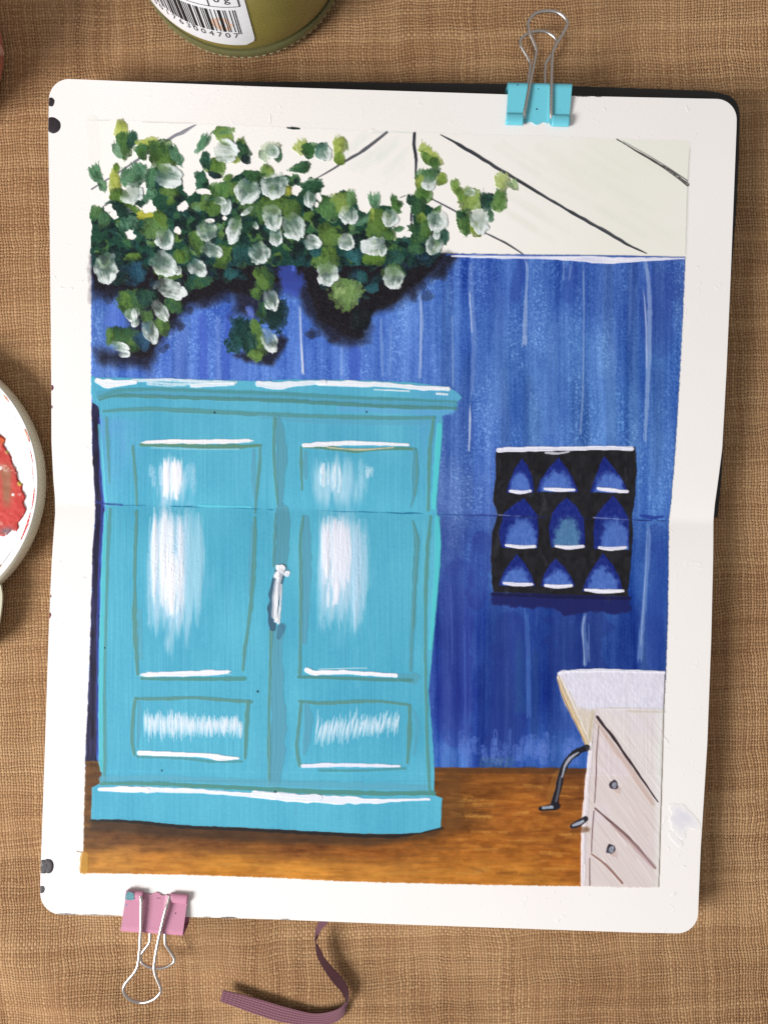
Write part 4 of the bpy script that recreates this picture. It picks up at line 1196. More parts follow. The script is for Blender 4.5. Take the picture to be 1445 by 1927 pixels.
# upper right panel
stroke([(573, 841), (620, 843), (666, 848), (715, 845), (759, 844), (781, 846)], [6, 8, 9, 6, 6, 6], (92, 138, 120), 0.95, dry=0.06, pid=WARD, seed=70)
stroke([(572, 838), (620, 835), (690, 834), (768, 837)], [7, 9, 8, 5], (236, 238, 246), 1, dry=0.1, pid=WARD, seed=71, thick=0.16)
stroke([(616, 842), (680, 846), (740, 842)], [2, 3, 2], (206, 196, 166), 0.9, dry=0.2, pid=WARD, seed=72)
stroke([(567, 841), (567, 880), (568.7, 922)], [4, 7, 4], OL, 0.9, dry=0.08, pid=WARD, seed=73)
stroke([(575, 852), (575, 900)], [9, 7], MU, 0.8, dry=0.1, pid=WARD, seed=74)
stroke([(576, 975), (577, 1040), (575, 1130), (573, 1210)], [12, 19, 18, 8], MU, 0.85, dry=0.08, pid=WARD, seed=75)
stroke([(570, 972), (565, 1030), (566, 1117), (564, 1268)], [5, 6, 6, 6], OL, 0.92, dry=0.08, pid=WARD, seed=76)
stroke([(781, 848), (780, 890), (779, 930), (772, 955)], [9, 15, 10, 3], (84, 150, 168), 0.85, dry=0.08, pid=WARD, seed=77)
stroke([(784, 850), (784, 900), (780, 932)], 3, OL, 0.8, dry=0.15, pid=WARD, seed=78)
stroke([(776.5, 981), (784, 1018), (781, 1070), (779, 1130), (775, 1200), (772, 1262)], [5, 11, 10, 10, 8, 6], (86, 150, 162), 0.85, dry=0.16, pid=WARD, seed=79)
stroke([(779, 985), (786, 1020), (784, 1060), (777, 1180)], 2.5, OL, 0.8, dry=0.2, pid=WARD, seed=80)
stroke([(755, 1276), (778, 1278)], [16, 22], (88, 158, 176), 0.8, pid=WARD, seed=81, soft=2)
stroke([(562, 1274), (640, 1276), (720, 1279), (774, 1280)], [6, 7, 7, 6], (80, 140, 140), 0.95, dry=0.08, pid=WARD, seed=82)
stroke([(578, 1261), (596, 1266), (650, 1265), (700, 1268), (745, 1271)], [9, 9, 8, 8, 7], (240, 240, 248), 1, dry=0.03, pid=WARD, seed=83, thick=0.18)
stroke([(600, 1259), (690, 1257)], 1.5, (210, 230, 240), 0.8, dry=0.3, pid=WARD, seed=84)
# lower right panel
stroke([(564, 1320), (600, 1323), (660, 1321), (713, 1320), (766, 1326)], [6, 7, 7, 6, 5], OL, 0.95, dry=0.06, pid=WARD, seed=85)
stroke([(577, 1326), (580, 1360), (576, 1400), (572, 1418)], [10, 16, 14, 6], MU, 0.75, dry=0.06, pid=WARD, seed=86)
stroke([(567, 1322), (563, 1360), (558.5, 1406), (564, 1441)], [6, 6, 6, 6], OL, 0.95, dry=0.06, pid=WARD, seed=87)
stroke([(771, 1328), (770, 1380), (766, 1436)], [6, 9, 5], OL, 0.92, dry=0.06, pid=WARD, seed=88)
stroke([(780, 1340), (785, 1370), (778, 1420)], [6, 10, 5], MU, 0.5, dry=0.1, pid=WARD, seed=89)
stroke([(600, 1450), (680, 1450), (762, 1446)], 5, OT, 0.8, dry=0.15, pid=WARD, seed=90)
stroke([(570, 1442), (620, 1440), (690, 1440), (752, 1442)], [7, 9, 7, 4], (228, 230, 246), 1, dry=0.14, pid=WARD, seed=91, thick=0.16)
# feathered white fringes
for (xa, xb, ya, yb, y0_, n_, ln) in [(272, 456, 1364, 1368, 0, 150, 25), (594, 750, 1376, 1360, 0, 100, 24)]:
    for k in range(n_):
        f_ = (k + rs.random()) / n_
        x = xa + (xb - xa) * f_
        y = ya + (yb - ya) * f_ + rs.normal(0, 4 if xa < 400 else 6)
        l = ln * rs.uniform(0.45, 1.0) * (1.15 - 0.4 * f_)
        dx = rs.uniform(-1, 1) if xa < 400 else rs.uniform(1, 5)
        stroke([(x + dx, y - l), (x, y), (x - dx * 0.6, y + l)], [1.2, rs.uniform(3, 6), 1], (226, 234, 246), rs.uniform(0.3, 0.75) if xa < 400 else rs.uniform(0.25, 0.7), dry=0.35, pid=WARD, seed=k, thick=0.08, n=5)
# broad dragged highlights on the long panels
def highlight(x0, x1, y0, y1, col, n_, a_, dry, wr, seed):
    r_ = np.random.default_rng(seed)
    for k in range(n_):
        x = r_.uniform(x0, x1)
        mid = 1 - abs((x - (x0 + x1) / 2) / ((x1 - x0) / 2)) * 0.5
        ya = y0 + r_.uniform(0, 0.2) * (y1 - y0) * (1.3 - mid)
        yb = y1 - r_.uniform(0, 0.45) * (y1 - y0) * (1.5 - mid)
        stroke([(x, ya), (x + r_.uniform(-3, 3), (ya + yb) / 2), (x + r_.uniform(-4, 2), yb)], [wr * 0.5, wr, wr * 0.4], col, a_ * r_.uniform(0.5, 1), dry=dry, pid=WARD, seed=k + seed, thick=0.05, n=7, soft=1.8, ragged=0.25)


def glow(cx, cy, rx, ry, col, a_, seed=0):
    w = win(cx - rx * 1.2, cy - ry * 1.2, cx + rx * 1.2, cy + ry * 1.2)
    x, y = GX[w], GY[w]
    r_ = np.sqrt(((x - cx) / rx) ** 2 + ((y - cy) / ry) ** 2) + 0.9 * (fbm(x / 9, y / 60, 70 + seed, 3) - 0.5)
    lay(w, sstep(1.0, 0.25, r_) * a_, col, 0.01, WARD)


glow(324, 1075, 50, 160, (208, 224, 240), .85, 1)
glow(350, 1070, 52, 130, (160, 206, 228), .55, 2)
glow(322, 908, 42, 62, (196, 220, 238), .75, 3)
glow(636, 1060, 44, 135, (216, 226, 242), .9, 4)
glow(650, 1080, 50, 140, (160, 206, 228), .65, 5)
glow(634, 908, 56, 62, (184, 216, 234), .75, 6)
highlight(288, 392, 962, 1215, (150, 204, 226), 26, .55, .45, 16, 5)
highlight(284, 352, 958, 1230, (178, 212, 234), 30, .5, .5, 12, 6)
highlight(290, 346, 955, 1170, (232, 238, 249), 34, .6, .45, 8, 7)
highlight(308, 344, 1040, 1180, (240, 242, 250), 14, .85, .35, 8, 8)
highlight(284, 345, 868, 925, (190, 216, 238), 14, .6, .5, 10, 9)
highlight(304, 344, 860, 952, (242, 243, 250), 20, .95, .3, 6, 10)
highlight(352, 372, 870, 945, (170, 206, 230), 8, .4, .6, 8, 11)
highlight(602, 694, 962, 1215, (150, 204, 226), 24, .55, .45, 16, 12)
highlight(604, 690, 975, 1222, (176, 210, 232), 26, .5, .5, 10, 13)
highlight(608, 656, 972, 1140, (230, 234, 247), 34, .7, .3, 11, 14)
highlight(612, 640, 1090, 1150, (234, 236, 248), 8, .8, .35, 6, 15)
highlight(602, 644, 868, 935, (240, 242, 250), 14, .95, .3, 5, 16)
highlight(596, 700, 860, 950, (150, 204, 226), 26, .4, .62, 9, 17)
highlight(684, 702, 876, 905, (206, 226, 240), 6, .6, .5, 5, 18)
# base moulding
stroke([(192, 1466), (300, 1465), (420, 1470), (520, 1474), (640, 1478), (800, 1482)], 12, (94, 164, 188), 0.7, dry=0.1, pid=WARD, seed=95, soft=2)
stroke([(190, 1475), (271, 1474), (377, 1479), (480, 1484), (596, 1490), (712, 1493), (816, 1493)], [5, 7, 8, 8, 9, 9, 8], (82, 140, 132), 0.95, dry=0.06, pid=WARD, seed=96)
stroke([(188, 1485), (230, 1485), (271, 1486), (377, 1489), (440, 1494), (520, 1499), (600, 1502)], [6, 11, 11, 8, 7, 12, 12], (224, 230, 244), 1, dry=0.25, col2=(240, 242, 248), pid=WARD, seed=97, thick=0.14)
stroke([(480, 1494), (540, 1500), (600, 1504), (660, 1506), (698, 1508), (750, 1506), (808, 1504)], [12, 15, 16, 14, 10, 6, 4], (226, 232, 246), 1, dry=0.2, col2=(240, 242, 248), pid=WARD, seed=98, thick=0.14)
stroke([(230, 1485), (265, 1486), (280, 1486)], [10, 12, 4], (244, 244, 248), 0.9, pid=WARD, seed=99, thick=0.14, dry=0.15)
for (x, y) in [(485, 1301), (197.5, 1219), (518, 1490), (305, 1450), (404, 776), (690, 775)]:
    dab(x, y, 3.2, 4, 20, (30, 50, 60), (30, 50, 60), pid=WARD, rag=0)
# handle
stroke([(530, 1068), (524, 1085), (517, 1120), (513, 1160), (513, 1182)], [15, 20, 20, 20, 12], (62, 92, 114), 0.9, pid=HANDLE, seed=3, dry=0.05)
stroke([(530, 1180), (524, 1200)], [16, 8], (72, 120, 146), 0.8, pid=HANDLE, seed=3, dry=0.2)
stroke([(527, 1078), (523, 1100), (519, 1130), (516, 1160)], [13, 13, 13, 9], (170, 178, 190), 1, pid=HANDLE, seed=4, dry=0.2, thick=0.12)
stroke([(526, 1080), (521, 1110), (520, 1140), (519, 1168)], [6, 5, 8, 7], (236, 238, 244), 1, pid=HANDLE, seed=5, dry=0.25, thick=0.2)
stroke([(530, 1100), (528, 1140), (524, 1172)], [3, 4, 5], (222, 226, 234), 1, pid=HANDLE, seed=6, dry=0.2, thick=0.2)
dab(529, 1071, 17, 17, 0, (240, 240, 246), (222, 226, 232), pid=HANDLE, rag=0, thick=0.25, seed=2)
dab(522, 1081, 10, 14, 20, (236, 238, 244), (222, 226, 232), pid=HANDLE, rag=0, thick=0.2, seed=3)
dab(540, 1080, 13, 11, 0, (236, 238, 246), (206, 224, 236), pid=HANDLE, rag=0, thick=0.2, seed=4)

# --- painted black rack with nine niches
fill([(925, 1116), (1060, 1120), (1185, 1122), (1188, 1150), (1150, 1158), (1130, 1150), (1090, 1156), (1062, 1158), (1040, 1145), (980, 1142), (926, 1140)], (30, 34, 92), 0.92, 4, 5, 0.05, RACK, wfreq=12)
stroke([(926, 1118), (1050, 1122), (1184, 1126)], [6, 10, 6], (26, 26, 66), 0.8, dry=0.1, pid=RACK)
rackp = [(932, 848), (1060, 845), (1194, 842), (1196, 862), (1197, 887), (1195, 930), (1188, 974), (1191, 1003), (1187, 1050), (1184, 1090), (1181, 1122), (1060, 1119), (928, 1114), (923, 1076), (925, 1003), (935, 969), (928, 942), (932, 890)]
fill(rackp, (34, 33, 38), 1, 1.2, 2.0, 0.12, RACK, wfreq=14, tex=lambda x, y: np.array([33, 32, 36], np.float32) + (fbm(x / 9, y / 12, 81, 4)[..., None] - 0.45) * np.array([24, 25, 28], np.float32))
for k in range(26):
    x, y = rs.uniform(940, 1180), rs.uniform(860, 1100)
    stroke([(x, y), (x + rs.uniform(-12, 12), y + rs.uniform(10, 40))], rs.uniform(3, 10), (62, 64, 72), 0.4, dry=0.6, pid=RACK, seed=k, thick=0.06)
NICHES = [
    [(981.7, 867), (990, 880), (997, 895), (1000.6, 922), (957, 922), (962, 905), (970, 885)], [(1050, 867), (1064, 885), (1074, 903), (1081, 921), (1016, 921), (1022, 902), (1034, 885)],
    [(1137, 864), (1150, 880), (1164, 897), (1175, 922), (1116, 921), (1122, 900), (1130, 880)],
    [(984.6, 942), (1000, 960), (1007, 971), (1009, 995), (1007, 1026), (947, 1025), (942, 1000), (947, 982), (949, 969), (964, 956)],
    [(1066, 941), (1082, 956), (1095, 976), (1096, 1000), (1097, 1025), (1040, 1025), (1036, 995), (1041, 969), (1052, 953)],
    [(1153, 938), (1168, 956), (1179, 975), (1180, 1000), (1179, 1029), (1121, 1027), (1120, 1000), (1122, 974), (1136, 956)],
    [(972.4, 1048.5), (986, 1064), (996, 1082), (1001, 1098), (944, 1097), (951, 1078), (962, 1060)], [(1045.7, 1056), (1060, 1070), (1070, 1085), (1076, 1099), (1022, 1099), (1028, 1080), (1036, 1066)],
    [(1134, 1047), (1150, 1066), (1160, 1084), (1165, 1105), (1102, 1107), (1108, 1088), (1120, 1068)]]
for i, nch in enumerate(NICHES):
    a = np.array(nch)
    a = a.mean(0) + (a - a.mean(0)) * (1.20 if i not in (3, 4, 5) else 1.12)
    nch = [tuple(q) for q in a]
    x0_, x1_, y0_, y1_ = a[:, 0].min(), a[:, 0].max(), a[:, 1].min(), a[:, 1].max()

    def ntex(x, y, x0_=x0_, x1_=x1_, y0_=y0_, y1_=y1_, i=i):
        cx = (x0_ + x1_) / 2 + (6 if i in (3, 5) else 0)
        rr = np.sqrt(((x - cx) / (0.40 * (x1_ - x0_))) ** 2 + ((y - y1_) / (0.62 * (y1_ - y0_))) ** 2)
        k = sstep(1.15, 0.75, rr + 0.45 * (fbm(x / 9, y / 9, 90 + i, 3) - 0.5))[..., None]
        lt = np.array((78, 112, 190) if i != 4 else (80, 124, 168), np.float32)
        dk = np.array((28, 42, 122), np.float32)
        col = dk * (1 - k) + lt * k
        return col + (fbm(x / 3, y / 6, 95, 3)[..., None] - 0.5) * 34
    fill(nch, (60, 90, 170), 1, 1.2, 1.2, 0.03, NICHE0 + i, wfreq=10, tex=ntex)
for i, (a, b_) in enumerate([((960, 924), (998, 924)), ((1025, 920), (1080, 922)), ((1125, 919), (1180, 925)), ((952, 1026), (1006, 1028)), ((1046, 1028), (1097, 1028)), ((1127, 1030), (1177, 1030)), ((948, 1097), (1001, 1099)), ((1026, 1102), (1075, 1102)), ((1101, 1110), (1172, 1112))]):
    m_ = ((a[0] + b_[0]) / 2, (a[1] + b_[1]) / 2 + rs.uniform(0, 3))
    stroke([a, m_, b_], [5, 9 if i not in (0, 3) else 7, 5], (222, 222, 240), 1, dry=0.2, col2=(240, 240, 248), pid=RACK, seed=i, thick=0.16)
stroke([(938, 847), (1000, 845), (1080, 844), (1130, 843), (1188, 844)], [9, 9, 7, 8, 8], (232, 232, 246), 1, dry=0.12, pid=RACK, seed=44, thick=0.16)
stroke([(1026, 852), (1050, 853), (1070, 850)], [3, 5, 3], (206, 206, 220), 0.9, dry=0.25, pid=RACK, seed=45, thick=0.1)
for i in (3, 5):
    a = np.array(NICHES[i])
    stroke([(a[:, 0].min() - 4, 969 + (5 if i == 5 else 0)), (a[:, 0].max() + 4, 974 + (4 if i == 5 else 0))], [2, 1.2], (170, 180, 220), 0.6, dry=0.4, pid=NICHE0 + i)

# --- painted desk
fill([(1048, 1266), (1058, 1261), (1150, 1261), (1251.6, 1264), (1248, 1336), (1120, 1334), (1112, 1412), (1107, 1414), (1090, 1372), (1060, 1315), (1050, 1285)], (222, 218, 232), 1, 1.2, 1.2, 0.14, DESK,
     tex=lambda x, y: np.array([222, 219, 233], np.float32) + (fbm(x / 9, y / 9, 101, 3)[..., None] - 0.5) * 16, hk=lambda x, y: 0.5 + fbm(x / 5, y / 7, 102, 3))
fill([(1049, 1276), (1060, 1290), (1086, 1330), (1118, 1338), (1112, 1412), (1107, 1414), (1090, 1372), (1060, 1315)], (212, 198, 176), 0.75, 12, 3, 0.05, DESK)
stroke([(1050, 1274), (1062, 1310), (1090, 1368), (1108, 1412)], [5, 9, 9, 5], (206, 182, 142), 1, dry=0.15, col2=(232, 216, 190), pid=DESK, seed=3, thick=0.12)
stroke([(1049, 1280), (1062, 1318), (1088, 1371), (1107, 1413)], [2, 2.5, 2.5, 2], (150, 116, 70), 0.9, dry=0.2, pid=DESK, seed=4)
stroke([(1056, 1274), (1076, 1320), (1102, 1380)], 4, (240, 232, 222), 0.8, dry=0.35, pid=DESK, seed=5, thick=0.1)
stroke([(1054, 1266), (1090, 1262), (1160, 1262), (1250, 1265)], [4, 6, 6, 4], (238, 238, 248), 0.95, dry=0.1, pid=DESK, seed=6, thick=0.14)
stroke([(1118, 1340), (1112, 1380), (1110, 1405)], [10, 12, 6], (196, 182, 152), 0.6, dry=0.3, pid=DESK, seed=7, soft=4)
body_d = [(1119, 1333), (1180, 1332), (1248, 1336), (1245, 1430), (1243, 1540), (1239, 1671), (1170, 1670), (1095, 1668), (1093, 1594), (1097, 1540), (1106, 1432), (1111, 1400)]


def desk_tex(x, y):
    d = vn((x * 0.80 - y * 0.6) / 2.6, (x * 0.6 + y * 0.8) / 60.0, 111) - 0.5
    n = fbm(x / 40, y / 40, 112, 3)[..., None]
    up = sstep(-16, 16, (x - 1124) * 0.82 - (y - 1349) * 0.575)[..., None]
    col = np.array([218, 206, 203], np.float32) * (1 - up) + np.array([224, 216, 214], np.float32) * up
    lil = sstep(0.45, 0.75, n)
    col = col * (1 - 0.5 * lil) + np.array([222, 210, 222], np.float32) * 0.5 * lil
    right = sstep(1226, 1240, x)[..., None] * 0.6
    col = col * (1 - right) + np.array([232, 234, 230], np.float32) * right
    return col + d[..., None] * np.array([8, 9, 9], np.float32)


fill(body_d, (222, 206, 204), 1, 1.1, 1.0, 0.07, DESK, wfreq=6, tex=desk_tex, hk=lambda x, y: 0.8 + 0.5 * vn((x * 0.8 - y * 0.6) / 2.6, (x * 0.6 + y * 0.8) / 60.0, 111))
for k in range(46):
    x, y = rs.uniform(1112, 1228), rs.uniform(1350, 1640)
    l = rs.uniform(18, 60)
    stroke([(x, y), (x + l * 0.55, y + l * 0.83)], rs.uniform(1.5, 4), [(238, 231, 233), (213, 195, 194), (228, 216, 222)][k % 3], 0.4, dry=0.4, pid=DESK, seed=k, thick=0.06)
stroke([(1112, 1400), (1106, 1460), (1098, 1560), (1096, 1664)], [7, 9, 9, 8], (236, 228, 234), 0.9, dry=0.12, pid=DESK, seed=10, thick=0.12)
stroke([(1180, 1338), (1248, 1340)], 5, (200, 190, 178), 0.5, dry=0.3, pid=DESK, seed=11)
stroke([(1122, 1336), (1150, 1333), (1248, 1335)], 3, (214, 210, 206), 0.7, dry=0.3, pid=DESK, seed=12)
stroke([(1124, 1349), (1132, 1362), (1152, 1386), (1181, 1428), (1210, 1470), (1237, 1509)], [6, 6, 5.5, 5, 4, 2.5], (62, 48, 54), 1, pid=DESK, seed=13, thick=0.06)
stroke([(1122, 1358), (1150, 1400), (1190, 1455), (1228, 1512)], [4, 9, 10, 8], (196, 168, 156), 0.6, dry=0.25, pid=DESK, seed=14, soft=3)
stroke([(1119, 1521), (1150, 1548), (1190, 1585), (1232, 1634)], [3, 5, 6, 3], (112, 86, 84), 0.95, dry=0.08, pid=DESK, seed=15)
stroke([(1150, 1552), (1190, 1590), (1230, 1632)], [4, 9, 8], (176, 146, 146), 0.6, dry=0.2, pid=DESK, seed=16, soft=3)
stroke([(1112, 1607), (1140, 1628), (1170, 1662)], [2.5, 4, 4], (146, 108, 98), 0.95, dry=0.1, pid=DESK, seed=17)
stroke([(1125.7, 1367), (1122, 1420), (1121, 1460), (1118, 1511)], [2, 2.2, 2.6, 2], (120, 92, 92), 0.95, dry=0.1, pid=DESK, seed=18)
stroke([(1117, 1526), (1114, 1560), (1112, 1604)], [2.4, 2.6, 2], (120, 92, 92), 0.9, dry=0.1, pid=DESK, seed=19)
stroke([(1109, 1616), (1109, 1666)], 2.4, (126, 98, 96), 0.9, dry=0.1, pid=DESK, seed=20)
stroke([(1250, 1270), (1246, 1420), (1243, 1520), (1239, 1668)], [1.3, 1.6, 1.8, 1.5], (124, 104, 84), 0.9, dry=0.12, pid=DESK, seed=21)
for (x, y) in [(1154.5, 1477), (1149, 1597.5)]:
    dab(x + 5, y + 8, 18, 12, 30, (198, 174, 166), (206, 184, 176), pid=DESK, rag=0.3, alpha=0.7)
    dab(x, y, 16, 19, 10, (58, 52, 62), (76, 72, 84), pid=KNOB, rag=0, thick=0.14, seed=3)
    dab(x + 1, y + 1, 9, 13, 10, (158, 162, 174), (128, 132, 146), pid=KNOB, rag=0, thick=0.14, seed=4)
# legs of the stool
stroke([(1020, 1530), (1050, 1532)], 8, (104, 62, 30), 0.6, pid=FLOOR, soft=4)
stroke([(1078, 1564), (1104, 1560)], 10, (104, 62, 30), 0.6, pid=FLOOR, soft=4)
stroke([(1034, 1500), (1042, 1470), (1050, 1455)], 12, (178, 122, 52), 0.35, dry=0.4, pid=FLOOR)
stroke([(1103, 1408), (1088, 1414), (1073, 1425), (1060, 1444), (1053, 1470), (1047, 1495), (1042, 1514)], [13, 12, 12, 12, 10, 13, 14], (36, 34, 42), 1, pid=DESK, seed=30, thick=0.12)
stroke([(1046, 1516), (1030, 1521), (1016, 1522)], [14, 11, 7], (36, 34, 42), 1, pid=DESK, seed=31, thick=0.12)
stroke([(1088, 1416), (1072, 1427), (1062, 1443), (1057, 1462)], [2, 5, 5, 3], (170, 174, 186), 0.95, dry=0.15, pid=DESK, seed=32, thick=0.1)
stroke([(1055, 1462), (1050, 1490), (1046, 1508)], [3, 4, 4], (96, 98, 112), 0.9, dry=0.2, pid=DESK, seed=33)
stroke([(1022, 1520), (1038, 1519)], 6, (150, 162, 176), 0.95, dry=0.1, pid=DESK, seed=34)
stroke([(1076, 1555), (1088, 1550), (1101, 1541)], [8, 12, 10], (48, 46, 54), 1, pid=DESK, seed=35, thick=0.12)
stroke([(1078, 1553), (1090, 1549), (1097, 1545)], [4, 7, 4], (170, 176, 190), 0.95, dry=0.1, pid=DESK, seed=36, thick=0.1)

# --- the fold: cracked paint along the gutter
for k in range(46):
    x = rs.uniform(184, 1245)
    l = min(rs.uniform(10, 60), 1252 - x)
    f_ = lambda q: 964.3 + SL * (q - 720)
    own = (40, 112, 150) if x < 825 else (26, 36, 96)
    w_ = win(x, f_(x), x + 1, f_(x) + 1)
    pid_ = int(cI[w_][0, 0])
    stroke([(x, f_(x) + rs.normal(0, 0.5)), (x + l / 2, f_(x + l / 2) + rs.normal(0, 0.7)), (x + l, f_(x + l) + rs.normal(0, 0.5))], [0.8, rs.uniform(1.3, 2.6), 0.8], own, rs.uniform(0.3, 0.85), dry=0.2, thick=0.0, seed=k)
stroke([(376, 951), (430, 953), (473, 954)], 3, (96, 206, 220), 0.8, dry=0.2, thick=0.15, pid=WARD)
stroke([(180, 944), (200, 948), (230, 950)], 4, (50, 60, 140), 0.6, dry=0.35, thick=0.05, pid=WALL)
stroke([(1205, 970), (1228, 974), (1247, 972)], [4, 8, 4], (36, 56, 142), 0.8, dry=0.2, thick=0.05, pid=WALL)
stroke([(835, 968), (900, 970), (930, 970)], 2, (48, 60, 140), 0.6, dry=0.3, thick=0.0)

# --- lilac thumb smudge on the margin
for k in range(14):
    x, y = 1281 + rs.normal(0, 9), 1546 + rs.normal(0, 11)
    stroke([(x - 8, y - 8), (x + 8, y + 10)], rs.uniform(8, 16), (212, 211, 226), 0.2, dry=0.35, pid=SMUDGE, seed=k, thick=0.0, soft=7)

# ---- canvas -> meshes (one per painted thing), real paint thickness
keep = cA > 0.03
zb = page_h(GX, GY)
cov_ = np.clip(cA, 0, 1)
z = zb + (np.where((cI == CEIL) | (cI == SMUDGE), 0.04, 0.09) + 0.9 * np.clip(cH, 0, 0.7) * np.clip(cov_ * 1.2, 0, 1)) * MM
edge = keep.copy()
edge[1:-1, 1:-1] = keep[1:-1, 1:-1] & keep[:-2, 1:-1] & keep[2:, 1:-1] & keep[1:-1, :-2] & keep[1:-1, 2:]
z = np.where(edge, z, zb + 0.03 * MM)
VX, VY, VZ = P(GX.astype(np.float64), GY.astype(np.float64), z)
VALL = np.stack([VX, VY, VZ], -1).reshape(-1, 3)
CL = lin(np.clip(cC, 0, 255)) * 0.88
CL = np.concatenate([CL, np.ones(CL.shape[:2] + (1,))], -1).reshape(-1, 4)
idx = np.arange(CH * CW).reshape(CH, CW)
quad = np.stack([idx[:-1, :-1], idx[1:, :-1], idx[1:, 1:], idx[:-1, 1:]], -1)
qk = keep[:-1, :-1] | keep[1:, :-1] | keep[1:, 1:] | keep[:-1, 1:]
cI[(cI == 0) & keep] = CEIL
ctr = cI.copy()
qid = np.maximum(ctr[:-1, :-1], ctr[1:, 1:]) if False else ctr[:-1, :-1]
alt = ctr[1:, 1:]
qid = np.where(qid == 0, alt, qid)
qid = np.where(qid == 0, np.maximum(ctr[1:, :-1], ctr[:-1, 1:]), qid)
qid = np.where(qid == 0, CEIL, qid)


def cut(name, pid, parent, mat=M_PAINT, label=None):
    sel = qk & (qid == pid)
    if sel.sum() < 4:
        return None
    q = quad[sel]
    u, inv = np.unique(q, return_inverse=True)
    o = fast_mesh(name, VALL[u], inv.reshape(-1, 4), CL[u], mat, parent)
    if label:
        o['label'] = label
    return o


p_ceil = cut('painted_ceiling', CEIL, book, label='cream painted ceiling with dark slanting beams')
p_wall = cut('painted_wall', WALL, book, label='streaky blue painted board wall')
p_vine = cut('painted_vine', VINE, book, label='painted green leaves and black shadow of a climbing vine')
for k in PETALS:
    cut('flower_petal', k, p_vine, M_PETAL)
p_ward = cut('painted_wardrobe', WARD, book, label='painted turquoise two door wardrobe')
cut('painted_handle', HANDLE, p_ward)
p_rack = cut('painted_rack', RACK, book, label='painted black wall rack')
for k in range(9):
    cut('painted_niche', NICHE0 + k, p_rack)
p_floor = cut('painted_floor', FLOOR, book, label='painted golden brown floor')
p_desk = cut('painted_desk', DESK, book, label='painted pale pink chest of drawers with white top')
if p_desk:
    cut('painted_knob', KNOB, p_desk)
cut('paint_smudge', SMUDGE, book, label='lilac thumb smudge on the page margin')


# ink blots that bled in from the page edge
def blot(cx, cy, rx, ry, mat, seed, zoff=0.12, clip=True, name='ink_blot'):
    n = 36
    ring = []
    for k in range(n):
        a = 2 * math.pi * k / n
        j = 1 + 0.22 * (float(vn(np.array(math.cos(a) * 1.3 + 5), np.array(math.sin(a) * 1.3 + 5), seed)) - 0.5)
        x, y = cx + rx * j * math.cos(a), cy + ry * j * math.sin(a)
        if clip:
            x = max(x, float(np.interp(y, *XL)) + 0.2)
        ring.append((x, y))
    V = []
    for s_, zz in ((1.0, 0.02), (0.9, zoff), (0.5, zoff * 1.15)):
        for (x, y) in ring:
            qx, qy = cx + (x - cx) * s_, cy + (y - cy) * s_
            if clip and s_ < 1.0 and x <= float(np.interp(y, *XL)) + 0.3:
                qx = x
            V.append(P(qx, qy, float(page_h(np.array(qx), np.array(qy))) + zz * MM))
    V.append(P(max(cx, ring[n // 2][0] + 0.4), cy, float(page_h(np.array(cx), np.array(cy))) + zoff * 1.15 * MM))
    F = grid_faces(3, n, True)
    F += [(2 * n + k, 3 * n, 2 * n + (k + 1) % n) for k in range(n)]
    return mesh_obj(name, V, [tuple(reversed(f)) for f in F], mat, book)


blot(96, 192, 7.5, 8.5, M_BLOT, 1)
blot(99, 236, 14.5, 15, M_BLOT, 2)
blot(92, 1629.5, 9, 14, M_BLOT, 3)
blot(83, 1630, 14.5, 13, M_BLOT, 6)
blot(79, 1674, 6, 7, M_BLOT, 4)
blot(98, 730, 3, 5.5, M_BLOT2, 5)
blot(92, 1158, 5, 6, M_BLOT2, 6)
blot(97.5, 766, 1.6, 3, M_BLOT2, 7)
blot(95, 1122, 1.8, 3, M_BLOT2, 8)


def sliver(x0, x1, w_, seed):
    r_ = np.random.default_rng(seed)
    n = 14
    xs = np.linspace(x0, x1, n)
    V = []
    for i, x in enumerate(xs):
        yb = float(np.interp(x, *YB)) - 0.4
        h_ = w_ * math.sin(math.pi * i / (n - 1)) * r_.uniform(0.25, 1.0) + 0.15
        for yy in (yb, yb - h_):
            V.append(P(x, yy, float(page_h(np.array(x), np.array(yy))) + 0.10 * MM))
    F = [(2 * i, 2 * i + 2, 2 * i + 3, 2 * i + 1) for i in range(n - 1)]
    mesh_obj('ink_blot', V, F, M_BLOT, book)


sliver(104, 150, 1.8, 1)
sliver(150, 226, 1.0, 2)
sliver(382, 398, 1.0, 3)
sliver(414, 448, 2.0, 4)
sliver(528, 546, 1.2, 5)


def top_sliver(x0, x1, w_, seed):
    r_ = np.random.default_rng(seed)
    xs = np.linspace(x0, x1, 12)
    V = []
    for i, x in enumerate(xs):
        yb = float(np.interp(x, *YT)) + 0.3
        h_ = w_ * math.sin(math.pi * i / 11) * r_.uniform(0.2, 1.0) + 0.15
        for yy in (yb, yb + h_):
            V.append(P(x, yy, float(page_h(np.array(x), np.array(yy))) + 0.10 * MM))
    F = [(2 * i, 2 * i + 1, 2 * i + 3, 2 * i + 2) for i in range(11)]
    mesh_obj('ink_blot', V, F, M_BLOT, book)


top_sliver(1082, 1110, 1.6, 3)
top_sliver(1118, 1132, 1.2, 4)

